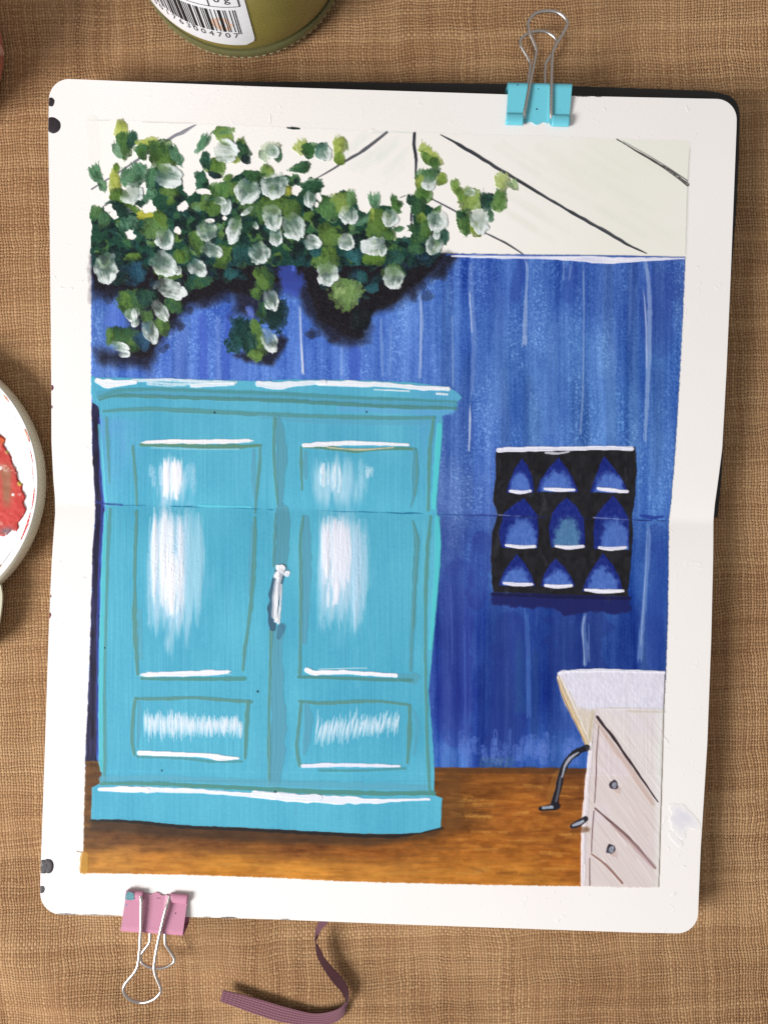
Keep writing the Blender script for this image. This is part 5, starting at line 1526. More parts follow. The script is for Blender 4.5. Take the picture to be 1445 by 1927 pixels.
# ribbon bookmark
def ribbon_material():
    m, nt, b, N, L = new_mat('plum_ribbon')
    b.inputs['Roughness'].default_value = 0.65
    b.inputs['Specular IOR Level'].default_value = 0.12
    b.inputs['Sheen Weight'].default_value = 0.1
    at = N('ShaderNodeAttribute')
    at.attribute_name = 'Col'
    sp = N('ShaderNodeSeparateColor')
    L(at.outputs['Color'], sp.inputs[0])

    def mth(op, a, bb):
        n = N('ShaderNodeMath')
        n.operation = op
        for i, v_ in enumerate((a, bb)):
            if isinstance(v_, (int, float)):
                n.inputs[i].default_value = v_
            else:
                L(v_, n.inputs[i])
        return n.outputs[0]
    s1 = mth('SINE', mth('MULTIPLY', sp.outputs[0], 2 * math.pi * 6), 0)
    s2 = mth('SINE', mth('MULTIPLY', sp.outputs[1], 2 * math.pi * 120), 0)
    hgt = mth('ADD', mth('MULTIPLY', s1, 0.6), mth('MULTIPLY', mth('MULTIPLY', s2, s1), 0.5))
    bp = N('ShaderNodeBump')
    bp.inputs['Distance'].default_value = 0.00012
    L(hgt, bp.inputs['Height'])
    L(bp.outputs[0], b.inputs['Normal'])
    geo = N('ShaderNodeNewGeometry')
    mx = N('ShaderNodeMixRGB')
    mx.inputs[1].default_value = rgba((104, 66, 76))
    mx.inputs[2].default_value = rgba((150, 104, 118))
    mr = N('ShaderNodeMapRange')
    mr.inputs['From Min'].default_value = -1
    L(hgt, mr.inputs['Value'])
    L(mr.outputs[0], mx.inputs[0])
    mx2 = N('ShaderNodeMixRGB')                       # same fabric; shade on the turned-over face painted as dark plum
    mx2.inputs[2].default_value = rgba((62, 28, 34))
    L(sp.outputs[2], mx2.inputs[0])
    L(mx.outputs[0], mx2.inputs[1])
    L(mx2.outputs[0], b.inputs['Base Color'])
    return m


RB = [((955, 60), (880, 60), 5.6, 5.6), ((955, 138), (882, 138), 5.4, 5.6), ((905, 195), (862, 190), 4.4, 5), ((880, 240), (853, 250), 3, 4.6), ((863, 285), (857, 290), 1.6, 4.6), ((860, 350), (886, 335), 1.0, 4.2),
      ((885, 430), (926, 415), .7, 3.4), ((930, 510), (982, 480), .5, 2.4), ((985, 590), (1042, 545), .4, 2), ((1040, 650), (1088, 610), .4, 2.4), ((1075, 705), (1108, 668), .4, 3.2), ((1092, 752), (1104, 738), .4, 3.8),
      ((1094, 785), (1082, 752), .4, 3.5), ((1070, 845), (1045, 787), .4, 3), ((1020, 890), (985, 812), .4, 2.2), ((940, 915), (900, 828), .4, 1.5), ((840, 925), (820, 827), .4, 1.0), ((700, 912), (720, 805), .4, .8),
      ((560, 885), (590, 770), .4, .7), ((420, 840), (450, 728), .4, .6), ((280, 790), (310, 690), .4, .6), ((138, 738), (160, 655), .4, .6)]
RB = [(a, b_, zl if i < 3 else 0.3 + (zl - 0.3) * 0.5, zr if i < 3 else 0.35 + (zr - 0.35) * 0.55) for i, (a, b_, zl, zr) in enumerate(RB)]
rl = catmull([(380 + a[0] / 4.014, 1700 + a[1] / 4.014, zl) for a, b_, zl, zr in RB], 126)
rr_ = catmull([(380 + b_[0] / 4.014, 1700 + b_[1] / 4.014, zr) for a, b_, zl, zr in RB], 126)
V, Cc, K = [], [], 9
TH = 0.00016
nR = len(rl)
grid = np.zeros((nR, K, 3))
for i in range(nR):
    A = np.array(P(rl[i][0], rl[i][1], rl[i][2] * MM))
    B = np.array(P(rr_[i][0], rr_[i][1], rr_[i][2] * MM))
    for k in range(K):
        grid[i, k] = A + (B - A) * k / (K - 1)
du = np.gradient(grid, axis=0)
dw = np.gradient(grid, axis=1)
nn = np.cross(du, dw)
nn /= np.linalg.norm(nn, axis=2)[..., None] + 1e-12
Vt = (grid + nn * TH).reshape(-1, 3)
Vb = (grid - nn * TH).reshape(-1, 3)
cu_ = np.stack([np.tile(np.linspace(0, 1, K), nR), np.repeat(np.linspace(0, 1, nR), K), np.zeros(nR * K), np.ones(nR * K)], 1)
cu2 = cu_.copy()
# side that faces up along the S-bend carries the painted shade (dark)
seg_n = nn[..., 2].mean(1)
up_mid = seg_n[int(nR * 7 / 21)]
if up_mid > 0:
    cu_[:, 2] = 1.0
else:
    cu2[:, 2] = 1.0
F = grid_faces(nR, K)
nv = nR * K
Fb = [tuple(nv + i for i in reversed(f)) for f in F]
Sd = []
for i in range(nR - 1):
    Sd.append((i * K, (i + 1) * K, nv + (i + 1) * K, nv + i * K))
    Sd.append((i * K + K - 1, nv + i * K + K - 1, nv + (i + 1) * K + K - 1, (i + 1) * K + K - 1))
Sd.append(tuple([nv - K + k for k in range(K)] + [2 * nv - K + k for k in range(K - 1, -1, -1)]))
rb = mesh_obj('ribbon_bookmark', np.vstack([Vt, Vb]), F + Fb + Sd, ribbon_material(), book, colors=np.vstack([cu_, cu2]))
rb['label'] = 'plum woven ribbon bookmark curling out from under the page'


# ------------------------------------------------------------------ binder clips
def clip(label, corners, zpage, body_mat, hand1, hand2, hz, chips, notch=0.0, stains=()):
    """corners: spine left, spine right, jaw right, jaw left (photo px)"""
    sL, sR, jR, jL = [np.array(c_, float) for c_ in corners]
    root = empty('binder_clip', P(*(0.25 * (sL + sR + jR + jL)), 0.0))
    tag(root, label, 'clip', 'binder clips holding the pages')
    zj, zs = zpage + 0.55, zpage + 2.0                   # jaw and spine heights (mm) of the upper plate
    NU, NT = 49, 22
    th = 0.38

    def plate_pt(u, t):
        a = sL + (sR - sL) * u
        b_ = jL + (jR - jL) * u
        p = a + (b_ - a) * t
        zc = zs + (zj - zs) * t
        zc += 0.22 * (sstep(0.30, 0.34, u) - sstep(0.64, 0.68, u)) * -1.0 * sstep(0.02, 0.12, t)   # pressed middle channel
        zc -= 0.5 * sstep(0.07, 0.0, t)                  # rolled spine edge
        return p, zc
    V, F = [], []
    for sgn in (0, 1):
        for i in range(NT):
            for k in range(NU):
                u = k / (NU - 1)
                tmax = 1.0
                mid = 0.5 - abs(u - 0.5)
                if 0.28 < u < 0.70:                      # cut-away tongue between the barrels
                    q = abs(u - 0.49)
                    tmax = 0.965 + 0.035 * math.cos(q * 30) - 0.06 * float(sstep(0.15, 0.19, q))
                t = i / (NT - 1) * tmax
                p, zc = plate_pt(u, t)
                V.append(P(p[0], p[1], (zc - th * sgn) * MM))
    n = NU * NT
    f0 = grid_faces(NT, NU)
    F += f0 + [tuple(n + q for q in reversed(f)) for f in f0]
    ring = list(range(NU)) + [r_ * NU + NU - 1 for r_ in range(1, NT)] + [(NT - 1) * NU + c_ for c_ in range(NU - 2, -1, -1)] + [r_ * NU for r_ in range(NT - 2, 0, -1)]
    for a, b_ in zip(ring, ring[1:] + ring[:1]):
        F.append((a, b_, n + b_, n + a))
    # spine plate and lower plate
    zlo = 0.15
    base = len(V)
    prof = [(0.0, zs - 0.45), (-0.05, zs - 1.0), (-0.06, (zs + zlo) / 2), (-0.05, zlo + 0.6), (0.0, zlo + 0.28), (0.25, zlo + 0.2), (0.9, zlo + 0.16)]
    # real-world straight: use the spine line at its own height for every level
    S0 = np.array(P(*sL, zs * MM)); S1 = np.array(P(*sR, zs * MM)); J0 = np.array(P(*jL, zj * MM)); J1 = np.array(P(*jR, zj * MM))
    for off in (0.0, 1.0):
        for (t, zc) in prof:
            for k in range(NU):
                u = k / (NU - 1)
                a = S0 + (S1 - S0) * u
                b_ = J0 + (J1 - J0) * u
                dirv = (b_ - a)
                p = a + dirv * t
                p = p + dirv / np.linalg.norm(dirv) * (off * 0.00038 if t <= 0.0 else 0)
                V.append((p[0], p[1], (zc - (off * 0.2 if t > 0 else 0)) * MM))
    m_ = NU * len(prof)
    f1 = grid_faces(len(prof), NU)
    F += [tuple(base + q for q in reversed(f)) for f in f1] + [tuple(base + m_ + q for q in f) for f in f1]
    mesh_obj('body', V, F, body_mat, root)
    # barrels that hold the wire
    for (ua, ub) in ((-0.005, 0.275), (0.725, 1.005)):
        Vb, Fb = [], []
        nu, na = 12, 15
        R = 1.25
        for k in range(nu):
            u = ua + (ub - ua) * k / (nu - 1)
            a = sL + (sR - sL) * u
            b_ = jL + (jR - jL) * u
            ctr_ = np.array(P(*(a + (b_ - a) * 0.885), (zj + 0.52) * MM))
            dv = np.array(P(*b_, zj * MM)) - np.array(P(*a, zj * MM))
            dv /= np.linalg.norm(dv)
            for j in range(na):
                an = -0.55 * math.pi + 1.62 * math.pi * j / (na - 1)
                ww = 1.55
                Vb.append(ctr_ + dv * (ww * math.cos(an)) * MM + np.array([0, 0, 1]) * (0.62 * math.sin(an)) * MM)
        Fb = [tuple(reversed(f)) for f in grid_faces(nu, na)]
        o = mesh_obj('barrel', Vb, Fb, body_mat, root)
        md = o.modifiers.new('thickness', 'SOLIDIFY')
        md.thickness = 0.0003
        md.offset = -1
    for pts, zz in ((hand1, hz[0]), (hand2, hz[1])):
        path = catmull(pts, 90)
        tz = np.linspace(0, 1, len(path))
        lift = np.interp(np.minimum(tz, 1 - tz) * 2, zz[0], zz[1])
        W3 = np.array([P(path[i][0], path[i][1], lift[i] * MM) for i in range(len(path))])
        Vw, Fw = tube(W3, 0.00055, 12)
        mesh_obj('wire_handle', Vw, Fw, M_WIRE, root)
    for (u, t, rx, ry) in chips:
        p, zc = plate_pt(u, t)
        Vc = []
        for k in range(10):
            a = 2 * math.pi * k / 10
            Vc.append(P(p[0] + rx * math.cos(a), p[1] + ry * math.sin(a), (zc + 0.03) * MM))
        mesh_obj('paint_chip', Vc, [tuple(range(10))[::-1]], M_CHIP, root)
    for (poly, zz, mat) in stains:
        Vs = [P(x, y, zz * MM) for x, y in poly]
        mesh_obj('paint_stain', Vs, [tuple(range(len(Vs)))[::-1]], mat, root)
    return root


h1 = [(920 + a / 2.752, b_ / 2.752) for a, b_ in [(180, 615), (186, 570), (212, 430), (240, 290), (240, 245), (206, 160), (204, 115), (238, 72), (300, 57), (362, 68), (402, 108), (397, 148), (338, 250), (326, 300), (322, 450), (320, 570), (322, 615)]]
h2 = [(920 + a / 2.752, b_ / 2.752) for a, b_ in [(196, 470), (204, 400), (212, 335), (200, 300), (163, 235), (166, 203), (205, 172), (265, 162), (312, 174), (346, 208), (334, 258), (296, 325), (289, 360), (287, 470)]]
clip('turquoise binder clip gripping the black cover edge beside the painted beams', [(956.3, 155.5), (1076.3, 158), (1069.5, 237), (951.5, 233)],
     11.9, M_BLUECLIP, h1, h2, [([0, .35, .6, 1], [12.9, 14.9, 15.4, 15.0]), ([0, .4, 1], [1.4, 1.6, 1.6])],
     [(0.145, 0.05, 1.8, 0.9), (0.475, 0.13, 0.9, 1.9), (0.475, 0.62, 1.6, 1.8), (0.84, 0.64, .6, .6)])
g1 = [(40 + a / 4.014, 1580 + b_ / 4.014) for a, b_ in [(905, 425), (911, 480), (905, 690), (892, 890), (868, 985), (790, 1085), (775, 1140), (808, 1195), (868, 1224), (935, 1228), (1005, 1203), (1052, 1155), (1052, 1110), (1008, 985), (1028, 810), (1085, 560), (1112, 475), (1122, 425)]]
g2 = [(40 + a / 4.014, 1580 + b_ / 4.014) for a, b_ in [(978, 660), (976, 740), (966, 785), (918, 850), (904, 890), (918, 932), (985, 966), (1075, 967), (1138, 938), (1160, 908), (1146, 872), (1098, 800), (1090, 760), (1090, 660)]]
M_TEALST = plain('teal_paint_stain', (84, 140, 150), 0.5, var=0.4, bscale=1500)
M_BLUEST = plain('blue_paint_stain', (70, 150, 196), 0.5, var=0.1)
clip('pink binder clip with teal paint stains gripping the page above the burlap', [(227.3, 1752), (344, 1760), (354.6, 1683.5), (239, 1675)],
     7.15, M_PINKCLIP, g1, g2, [([0, .35, .6, 1], [8.4, 10.2, 10.0, 8.2]), ([0, .4, 1], [1.6, 1.5, 1.5])],
     [(0.84, 0.52, 0.9, 2.0), (0.53, 0.86, 4.5, .5)],
     stains=[([(237.5, 1682), (239.5, 1677.8), (247, 1678.4), (252, 1681), (253, 1693.5), (245, 1694), (236.3, 1692.5), (236.6, 1687)], 8.95, M_TEALST),
             ([(234.8, 1718), (237.2, 1701), (239.5, 1703), (240.6, 1708), (239.8, 1713), (237.5, 1717)], 8.25, M_BLUEST)])

# ------------------------------------------------------------------ glass jar
JX, JY = P(458, -82, 0.001)[:2]
JR = 0.03505
jar = empty('glass_jar', (JX, JY, 0))
tag(jar, 'round glass jar of olive green contents with a white barcode label', 'jar')
prof = [(0.0, 0.0046), (JR - 0.003, 0.0046), (JR - 0.0010, 0.0056), (JR - 0.0004, 0.0075), (JR - 0.0002, 0.012), (JR - 0.0002, 0.070), (JR - 0.002, 0.077), (JR - 0.007, 0.083), (JR - 0.008, 0.084), (0.0, 0.084)]
Vj, Fj = lathe(JX, JY, prof, 128)
mesh_obj('contents', Vj, Fj, M_OLIVE, jar)
prof = [(0.0, 0.0012), (JR - 0.006, 0.0010), (JR - 0.0045, 0.0002), (JR - 0.0024, 0.0002), (JR - 0.0009, 0.0010), (JR - 0.0001, 0.0026), (JR, 0.0040), (JR - 0.0006, 0.0048), (0.0, 0.0045)]
Vj, Fj = lathe(JX, JY, prof, 128)
M_FOOT = plain('thick_bottle_glass', (150, 148, 100), 0.12, trans=0.55, var=0.05, coat=0.5)
mesh_obj('glass_foot', Vj, Fj, M_FOOT, jar)
prof = [(JR - 0.0075, 0.0845), (JR - 0.0045, 0.085), (JR - 0.0038, 0.086), (JR - 0.0038, 0.097), (JR - 0.0048, 0.098), (0.0, 0.098)]
Vj, Fj = lathe(JX, JY, prof, 96)
mesh_obj('lid', Vj, Fj, M_LID, jar)
# knurl beads round the foot
bm = bmesh.new()
bmesh.ops.create_icosphere(bm, subdivisions=2, radius=1.0)
me_b = bpy.data.meshes.new('knurl_bead')
bm.to_mesh(me_b)
bm.free()
me_b.polygons.foreach_set('use_smooth', np.ones(len(me_b.polygons), dtype=bool))
M_BEAD = plain('foot_bead_glass', (190, 192, 150), 0.08, trans=0.35, var=0.0, coat=0.6)
me_b.materials.append(M_BEAD)
for k in range(88):
    a = 2 * math.pi * k / 88
    o = bpy.data.objects.new('knurl_bead', me_b)
    COL.objects.link(o)
    o.parent = jar
    o.location = ((JR - 0.0006) * math.cos(a), (JR - 0.0006) * math.sin(a), 0.0020)
    o.rotation_euler = (0, 0, a)
    o.scale = (0.00055, 0.00095, 0.00055)


def cyl_inv(px, py):
    """photo pixel -> (arc length s along the jar, height z) on its visible side"""
    lo, hi = 0.0, 0.12
    best = None
    prev = None
    for i in range(481):
        z_ = i * 0.00025
        x, y, _ = P(px, py, z_)
        f_ = (x - JX) ** 2 + (y - JY) ** 2 - JR ** 2
        if prev is not None and prev[1] > 0 >= f_ or (prev is not None and prev[1] < 0 <= f_):
            best = z_
            break
        prev = (z_, f_)
    if best is None:
        return None
    x, y, _ = P(px, py, best)
    return math.atan2(y - JY, x - JX) * JR, best


def on_cyl(s_, z_, off):
    a = s_ / JR
    return (JX + (JR + off) * math.cos(a), JY + (JR + off) * math.sin(a), z_)


sR_, zR_ = cyl_inv(479, 70)
sB_, zB_ = cyl_inv(440, 85)
Z0 = zB_
SR = sR_                                      # right edge of the label (s grows to the right)
LABW, LABH, CRN = 0.062, 0.058, 0.0032
Vl, Fl = [], []
NUl, NVl = 61, 41
for j in range(NVl):
    tz = j / (NVl - 1)
    z_ = Z0 + LABH * tz
    dz = min(tz, 1 - tz) * LABH
    ins = CRN - math.sqrt(max(CRN ** 2 - (CRN - dz) ** 2, 0)) if dz < CRN else 0
    for i in range(NUl):
        s_ = SR - LABW + ins + (LABW - 2 * ins) * i / (NUl - 1)
        Vl.append(on_cyl(s_, z_, 0.0001))
lab = mesh_obj('label', Vl, [tuple(reversed(f)) for f in grid_faces(NVl, NUl)], M_LABEL, jar)


def strip(name, s0, s1, z0, z1, mat, off=0.00018, n=2):
    Vs, Fs = [], []
    for i in range(n):
        s_ = s0 + (s1 - s0) * i / (n - 1)
        Vs += [on_cyl(s_, z0, off), on_cyl(s_, z1, off)]
    for i in range(n - 1):
        Fs.append((2 * i, 2 * i + 2, 2 * i + 3, 2 * i + 1))
    return Vs, Fs


def joined(name, parts, mat, parent):
    Va, Fa = [], []
    for V_, F_ in parts:
        b0 = len(Va)
        Va += V_
        Fa += [tuple(b0 + i for i in f) for f in F_]
    return mesh_obj(name, Va, Fa, mat, parent, smooth=False)


# barcode: bars read off the photograph, right to left from the last guard bar
sbR, zbR = cyl_inv(455, 61)
sbT, zbT = cyl_inv(438, 19)
stx, ztx = cyl_inv(447, 64)
BZ0, BZ1 = zbR + 0.0004, zbR + (zbT - zbR)
MODW = 0.00033
rb_ = np.random.default_rng(5)
digits_R = {'0': '1110010', '4': '1011100', '7': '1000100'}
digits_L = {'0': '0001101', '1': '0011001', '7': '0111011', '6': '0101111', '3': '0111101'}
code = '101' + ''.join(digits_L[d_] for d_ in '001763') + '01010' + ''.join(digits_R[d_] for d_ in '004707') + '101'
guards = set([0, 1, 2, 45, 46, 47, 48, 49, 92, 93, 94])
parts = []
SB = sbR
i = 0
while i < 95:
    if code[i] == '1':
        j = i
        while j < 95 and code[j] == '1':
            j += 1
        s0 = SB - (95 - i) * MODW
        s1 = SB - (95 - j) * MODW
        parts.append(strip('b', s0, s1, BZ0 - (0.0011 if i in guards else 0), BZ1, M_PRINT))
        i = j
    else:
        i += 1
joined('barcode', parts, M_PRINT, lab)


def text_on_jar(body, s_right, z_base, size, mat, name, align='RIGHT'):
    cu = bpy.data.curves.new('t', 'FONT')
    cu.body = body
    cu.size = size
    cu.align_x = align
    ob = bpy.data.objects.new('t', cu)
    COL.objects.link(ob)
    dg = bpy.context.evaluated_depsgraph_get()
    me = bpy.data.meshes.new_from_object(ob.evaluated_get(dg))
    bpy.data.objects.remove(ob)
    for v_ in me.vertices:
        v_.co = on_cyl(s_right + v_.co.x, z_base + v_.co.y, 0.0002)
    me.materials.clear()
    me.materials.append(mat)
    o = bpy.data.objects.new(name, me)
    COL.objects.link(o)
    o.parent = lab
    return o


ZT = BZ0 - 0.0029
text_on_jar('0 0 4 7 0 7', SB - 3.5 * MODW, ZT, 0.0034, M_PRINT, 'label_digits')
text_on_jar('0 0 1 7 6 3', SB - 51 * MODW, ZT, 0.0034, M_PRINT, 'label_digits')
text_on_jar('1', SB - 101 * MODW, ZT + 0.002, 0.0034, M_PRINTGREY, 'label_digits')
# nutrition table above: rules and figures
sq, zq = cyl_inv(452, 11.5)
sq0, zq0 = cyl_inv(396, 15)
ZL = zq
parts = [strip('r', sq - 0.030, sq, ZL - 0.00012, ZL + 0.00012, M_PRINT, n=20), strip('r', sq - 0.034, sq, ZL + 0.0068, ZL + 0.0070, M_PRINT, n=20),
         strip('r', sq - 0.034, sq, ZL + 0.0136, ZL + 0.0138, M_PRINT, n=20), strip('r', sq - 0.00035, sq + 0.0001, ZL, ZL + 0.034, M_PRINT), strip('r', sq0 - 0.0003, sq0 + 0.0001, ZL, ZL + 0.034, M_PRINT)]
joined('label_table', parts, M_PRINT, lab)
text_on_jar('0 g', sq - 0.0026, ZL + 0.0022, 0.0042, M_PRINT, 'label_figures')
text_on_jar('0,5 g', sq - 0.0026, ZL + 0.0090, 0.0042, M_PRINT, 'label_figures')
# rust-coloured smear over the bars
sm, zm = cyl_inv(418, 46)
Vs = []
for k in range(26):
    a = 2 * math.pi * k / 26
    rr0 = 1 + 0.5 * (float(vn(np.array(math.cos(a) * 2 + 9), np.array(math.sin(a) * 2 + 4), 3)) - 0.5)
    Vs.append(on_cyl(sm + 0.0034 * rr0 * math.cos(a), zm + 0.0028 * rr0 * math.sin(a), 0.00014))
mesh_obj('label_stain', Vs, [tuple(range(26))], M_LABELSTAIN, lab)

# ------------------------------------------------------------------ palette dish
ZB, ZTP = 0.0004, 0.0068
DX, DY = P(-170, 908, 0.0015)[:2]
DR = abs(P(89.6, 908, 0.0015)[0] - DX)
dish = empty('palette_dish', (DX, DY, 0))
tag(dish, 'white round dish smeared with red paint lying left of the sketchbook', 'dish')
prof = [(0, ZB), (DR - 0.0022, ZB), (DR - 0.0006, ZB + 0.0005), (DR, ZB + 0.0018), (DR - 0.0001, ZTP - 0.0014), (DR - 0.0004, ZTP - 0.0005), (DR - 0.0010, ZTP)]
Vd, Fd = lathe(DX, DY, prof, 160)
mesh_obj('outer_wall', Vd, Fd, M_DISHWALL, dish)
prof = [(DR - 0.0010, ZTP), (DR - 0.0016, ZTP + 0.00005), (DR - 0.0024, ZTP - 0.0004), (DR - 0.0034, ZTP - 0.0014), (DR - 0.0044, ZTP - 0.0016), (DR * 0.5, ZTP - 0.0017), (0, ZTP - 0.0017)]
Vd, Fd = lathe(DX, DY, prof, 160)
mesh_obj('inner_face', Vd, Fd, M_DISH, dish)
ZIN = ZTP - 0.0017
# handle tab
tab = [(-70, 1070), (-20, 1084), (2, 1097), (6, 1108), (7.5, 1122), (6.5, 1140), (4, 1158), (0, 1178), (-12, 1210), (-36, 1232), (-64, 1232), (-90, 1206), (-100, 1150)]
tabc = catmull([(x, y) for x, y in tab + tab[:1]], 78)[:-1]
Vt_, n_ = [], len(tabc)
for (sc_, zz) in ((0.93, 0.0004), (1.0, 0.0014), (1.0, 0.0040), (0.95, 0.0050), (0.5, 0.0052)):
    cx_, cy_ = -45, 1150
    for x, y in tabc:
        Vt_.append(P(cx_ + (x - cx_) * sc_, cy_ + (y - cy_) * sc_, zz))
Ft = [tuple(reversed(f)) for f in grid_faces(5, n_, True)] + [tuple(range(4 * n_, 5 * n_))[::-1]]
M_TAB = plain('pale_green_glaze', (214, 212, 186), 0.35, coat=0.2, var=0.04, bscale=100)
mesh_obj('handle_tab', Vt_, [tuple(reversed(f)) for f in Ft], M_TAB, dish)

# wet and dried paint on the dish
def paint_blob(name, outline, colfn, hmax, seed, res=0.8, zbase=ZIN):
    a = np.array(outline, float)
    x0_, y0_, x1_, y1_ = a[:, 0].min() - 3, a[:, 1].min() - 3, a[:, 0].max() + 3, a[:, 1].max() + 3
    nx_, ny_ = int((x1_ - x0_) / res), int((y1_ - y0_) / res)
    gx_, gy_ = np.meshgrid(np.linspace(x0_, x1_, nx_), np.linspace(y0_, y1_, ny_))
    sd = poly_sd(gx_, gy_, outline) + 5 * (fbm(gx_ / 7, gy_ / 7, seed, 3) - 0.5)
    k = sd > 0
    h_ = (sstep(0, 4, sd) * (0.45 + 0.55 * fbm(gx_ / 14, gy_ / 14, seed + 2, 2))) * hmax
    zz = np.where(k, zbase + h_ + 0.00005, zbase - 0.00005)
    X_, Y_, Z_ = P(gx_, gy_, zz)
    V_ = np.stack([X_, Y_, Z_], -1).reshape(-1, 3)
    id_ = np.arange(nx_ * ny_).reshape(ny_, nx_)
    q_ = np.stack([id_[:-1, :-1], id_[1:, :-1], id_[1:, 1:], id_[:-1, 1:]], -1)
    s_ = k[:-1, :-1] | k[1:, :-1] | k[1:, 1:] | k[:-1, 1:]
    q_ = q_[s_]
    u_, inv_ = np.unique(q_, return_inverse=True)
    col = colfn(gx_, gy_)
    c4 = np.concatenate([lin(np.clip(col, 0, 255)) * 0.88, np.ones(col.shape[:2] + (1,))], -1).reshape(-1, 4)
    o = fast_mesh(name, V_[u_], inv_.reshape(-1, 4), c4[u_], M_BLOB, None)
    o.parent = dish
    o.matrix_parent_inverse = dish.matrix_basis.inverted()
    return o


def red_col(x, y):
    n = fbm(x / 14, y / 14, 5, 3)[..., None]
    col = np.array((216, 90, 82), float) * (1 - n) + np.array((196, 66, 64), float) * n
    br = np.exp(-(((x - (12 + 0.05 * (y - 900))) / 9) ** 2)) * sstep(870, 900, y) * sstep(965, 935, y)
    br = np.clip(br * 1.1 + 0.55 * np.exp(-(((x - 8) / 16) ** 2 + ((y - 885) / 14) ** 2)), 0, 1)[..., None] * (0.6 + 0.6 * fbm(x / 8, y / 10, 8, 3)[..., None])
    br = np.clip(br, 0, 0.9)
    col = col * (1 - br) + np.array((164, 118, 92), float) * br
    gb = (np.exp(-(((x - 14) / 14) ** 2 + ((y - 1000) / 8) ** 2)))[..., None]
    col = col * (1 - 0.8 * gb) + np.array((120, 124, 136), float) * 0.8 * gb
    og = (np.exp(-(((x - 5) / 9) ** 2 + ((y - 828) / 8) ** 2)))[..., None]
    col = col * (1 - og) + np.array((216, 104, 66), float) * og
    w_ = sstep(0.70, 0.82, fbm(x / 9, y / 9, 9, 2))[..., None] * 0.4
    col = col * (1 - w_) + np.array((236, 214, 200), float) * w_
    for (cx_, cy_, r_) in ((15, 850, 3.6), (38, 910, 4.6)):
        k_ = sstep(1.2, 0.8, np.hypot(x - cx_, y - cy_) / r_)[..., None]
        col = col * (1 - k_) + np.array((206, 178, 84), float) * k_
    for (cx_, cy_, r_) in ((25, 931, 3.2), (1, 881, 4)):
        k_ = sstep(1.2, 0.7, np.hypot(x - cx_, (y - cy_)) / r_)[..., None]
        col = col * (1 - k_) + np.array((236, 230, 222), float) * k_
    d_ = sstep(0.80, 0.86, fbm(x / 4, y / 4, 14, 2))[..., None] * 0.5
    return col * (1 - d_) + np.array((110, 40, 44), float) * d_


paint_blob('red_paint', [(-14, 800), (3, 818), (12, 826), (9, 838), (21, 854), (24, 868), (34, 890), (34, 902), (43, 912), (44, 924), (51, 934), (47, 946), (51, 960), (46, 974), (37, 984), (34, 1002), (24, 999), (14, 1008), (0, 1010),
                        (-30, 1006), (-60, 980), (-76, 930), (-66, 870), (-40, 820)], red_col, 0.0007, 3)
paint_blob('brown_paint', [(-20, 1062), (2, 1060), (9, 1066), (8, 1078), (3, 1088), (-14, 1092)], lambda x, y: np.array((196, 130, 84), float) + (fbm(x / 6, y / 6, 4, 3)[..., None] - 0.5) * 60 + sstep(1078, 1066, y)[..., None] * np.array((30, 50, 60), float), 0.0006, 8)
paint_blob('pink_paint', [(51, 851), (54, 850), (56.5, 858), (54, 860)], lambda x, y: np.tile(np.array((196, 140, 130), float), x.shape + (1,)), 0.0003, 9, 0.5)


def rim_smear(a0, a1, r_off, w_, mat, seed, z_):
    r_ = np.random.default_rng(seed)
    n = 26
    V_ = []
    for i in range(n):
        t = i / (n - 1)
        a = math.radians(a0 + (a1 - a0) * t)
        wv = w_ * (0.25 + 0.75 * r_.random()) * (math.sin(math.pi * t) ** 0.5)
        for s_ in (-0.5, 0.5):
            rr0 = DR - r_off + s_ * wv
            # height of the rim profile at that radius
            zz = np.interp(rr0, [DR - 0.0044, DR - 0.0034, DR - 0.0024, DR - 0.0016, DR - 0.0010], [ZTP - 0.0016, ZTP - 0.0014, ZTP - 0.0004, ZTP + 0.00005, ZTP])
            V_.append((DX + rr0 * math.cos(a), DY + rr0 * math.sin(a), float(zz) + 0.00009))
    mesh_obj('rim_stain', V_, [(2 * i, 2 * i + 1, 2 * i + 3, 2 * i + 2) for i in range(n - 1)], mat, dish)


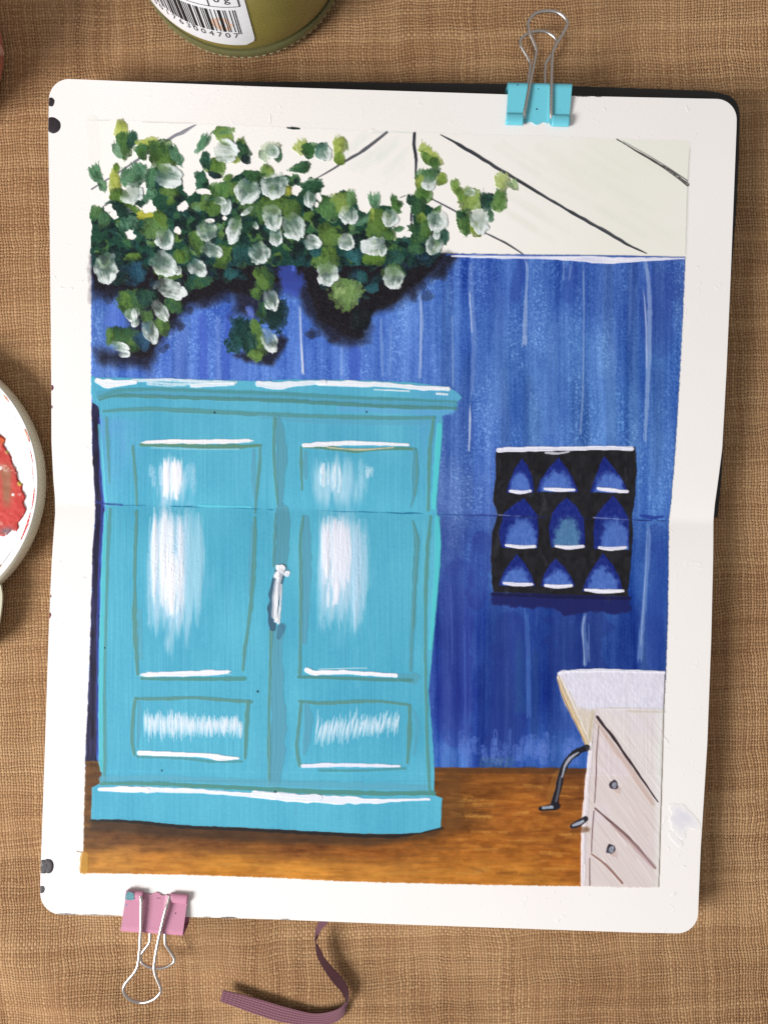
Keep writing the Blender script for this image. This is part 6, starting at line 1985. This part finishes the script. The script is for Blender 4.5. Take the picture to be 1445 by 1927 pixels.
rim_smear(17, 23, 0.0016, 0.0012, M_ORANGESTAIN, 1, 0)
rim_smear(36, 40, 0.0018, 0.0008, M_ORANGESTAIN, 2, 0)
rim_smear(-26, -13, 0.0022, 0.0013, M_REDSTAIN, 3, 0)
rim_smear(-12, -2, 0.0020, 0.0007, M_REDSTAIN, 4, 0)
rim_smear(-2, 8, 0.0026, 0.0005, M_REDSTAIN, 5, 0)
rim_smear(8, 14, 0.0022, 0.0006, M_REDSTAIN, 6, 0)
rim_smear(24, 32, 0.0030, 0.0003, M_GREYSTAIN, 7, 0)
rim_smear(-58, -28, 0.0036, 0.0002, M_GREYSTAIN, 8, 0)

# ------------------------------------------------------------------ pink pot at the table's far edge
PXc, PYc = P(-172, 103, 0.002)[:2]
PR = abs(P(10, 103, 0.002)[0] - PXc)
pot = empty('pink_pot', (PXc, PYc, 0))
tag(pot, 'dusky pink round pot with a pale drip on its side', 'pot')
prof = [(0, 0.0004), (PR - 0.0030, 0.0004), (PR - 0.0008, 0.0012), (PR, 0.0040), (PR + 0.0003, 0.012), (PR - 0.0004, 0.030), (PR - 0.0010, 0.036), (PR - 0.0022, 0.037), (PR - 0.0034, 0.036), (PR - 0.0040, 0.030), (PR - 0.0050, 0.006), (0, 0.005)]
Vp, Fp = lathe(PXc, PYc, prof, 96)
mesh_obj('pot_body', Vp, Fp, M_POT, pot)
bm = bmesh.new()
bmesh.ops.create_uvsphere(bm, u_segments=20, v_segments=14, radius=1.0)
for v_ in bm.verts:
    v_.co.x = v_.co.x * 0.0011 + PXc + PR - 0.00015
    v_.co.y = v_.co.y * 0.0017 + P(8, 99, 0.004)[1]
    v_.co.z = v_.co.z * 0.0032 + 0.006
me_ = bpy.data.meshes.new('drip')
bm.to_mesh(me_)
bm.free()
me_.polygons.foreach_set('use_smooth', np.ones(len(me_.polygons), dtype=bool))
me_.materials.append(M_POTNUB)
o = bpy.data.objects.new('drip', me_)
COL.objects.link(o)
o.parent = pot
o.matrix_parent_inverse = pot.matrix_basis.inverted()
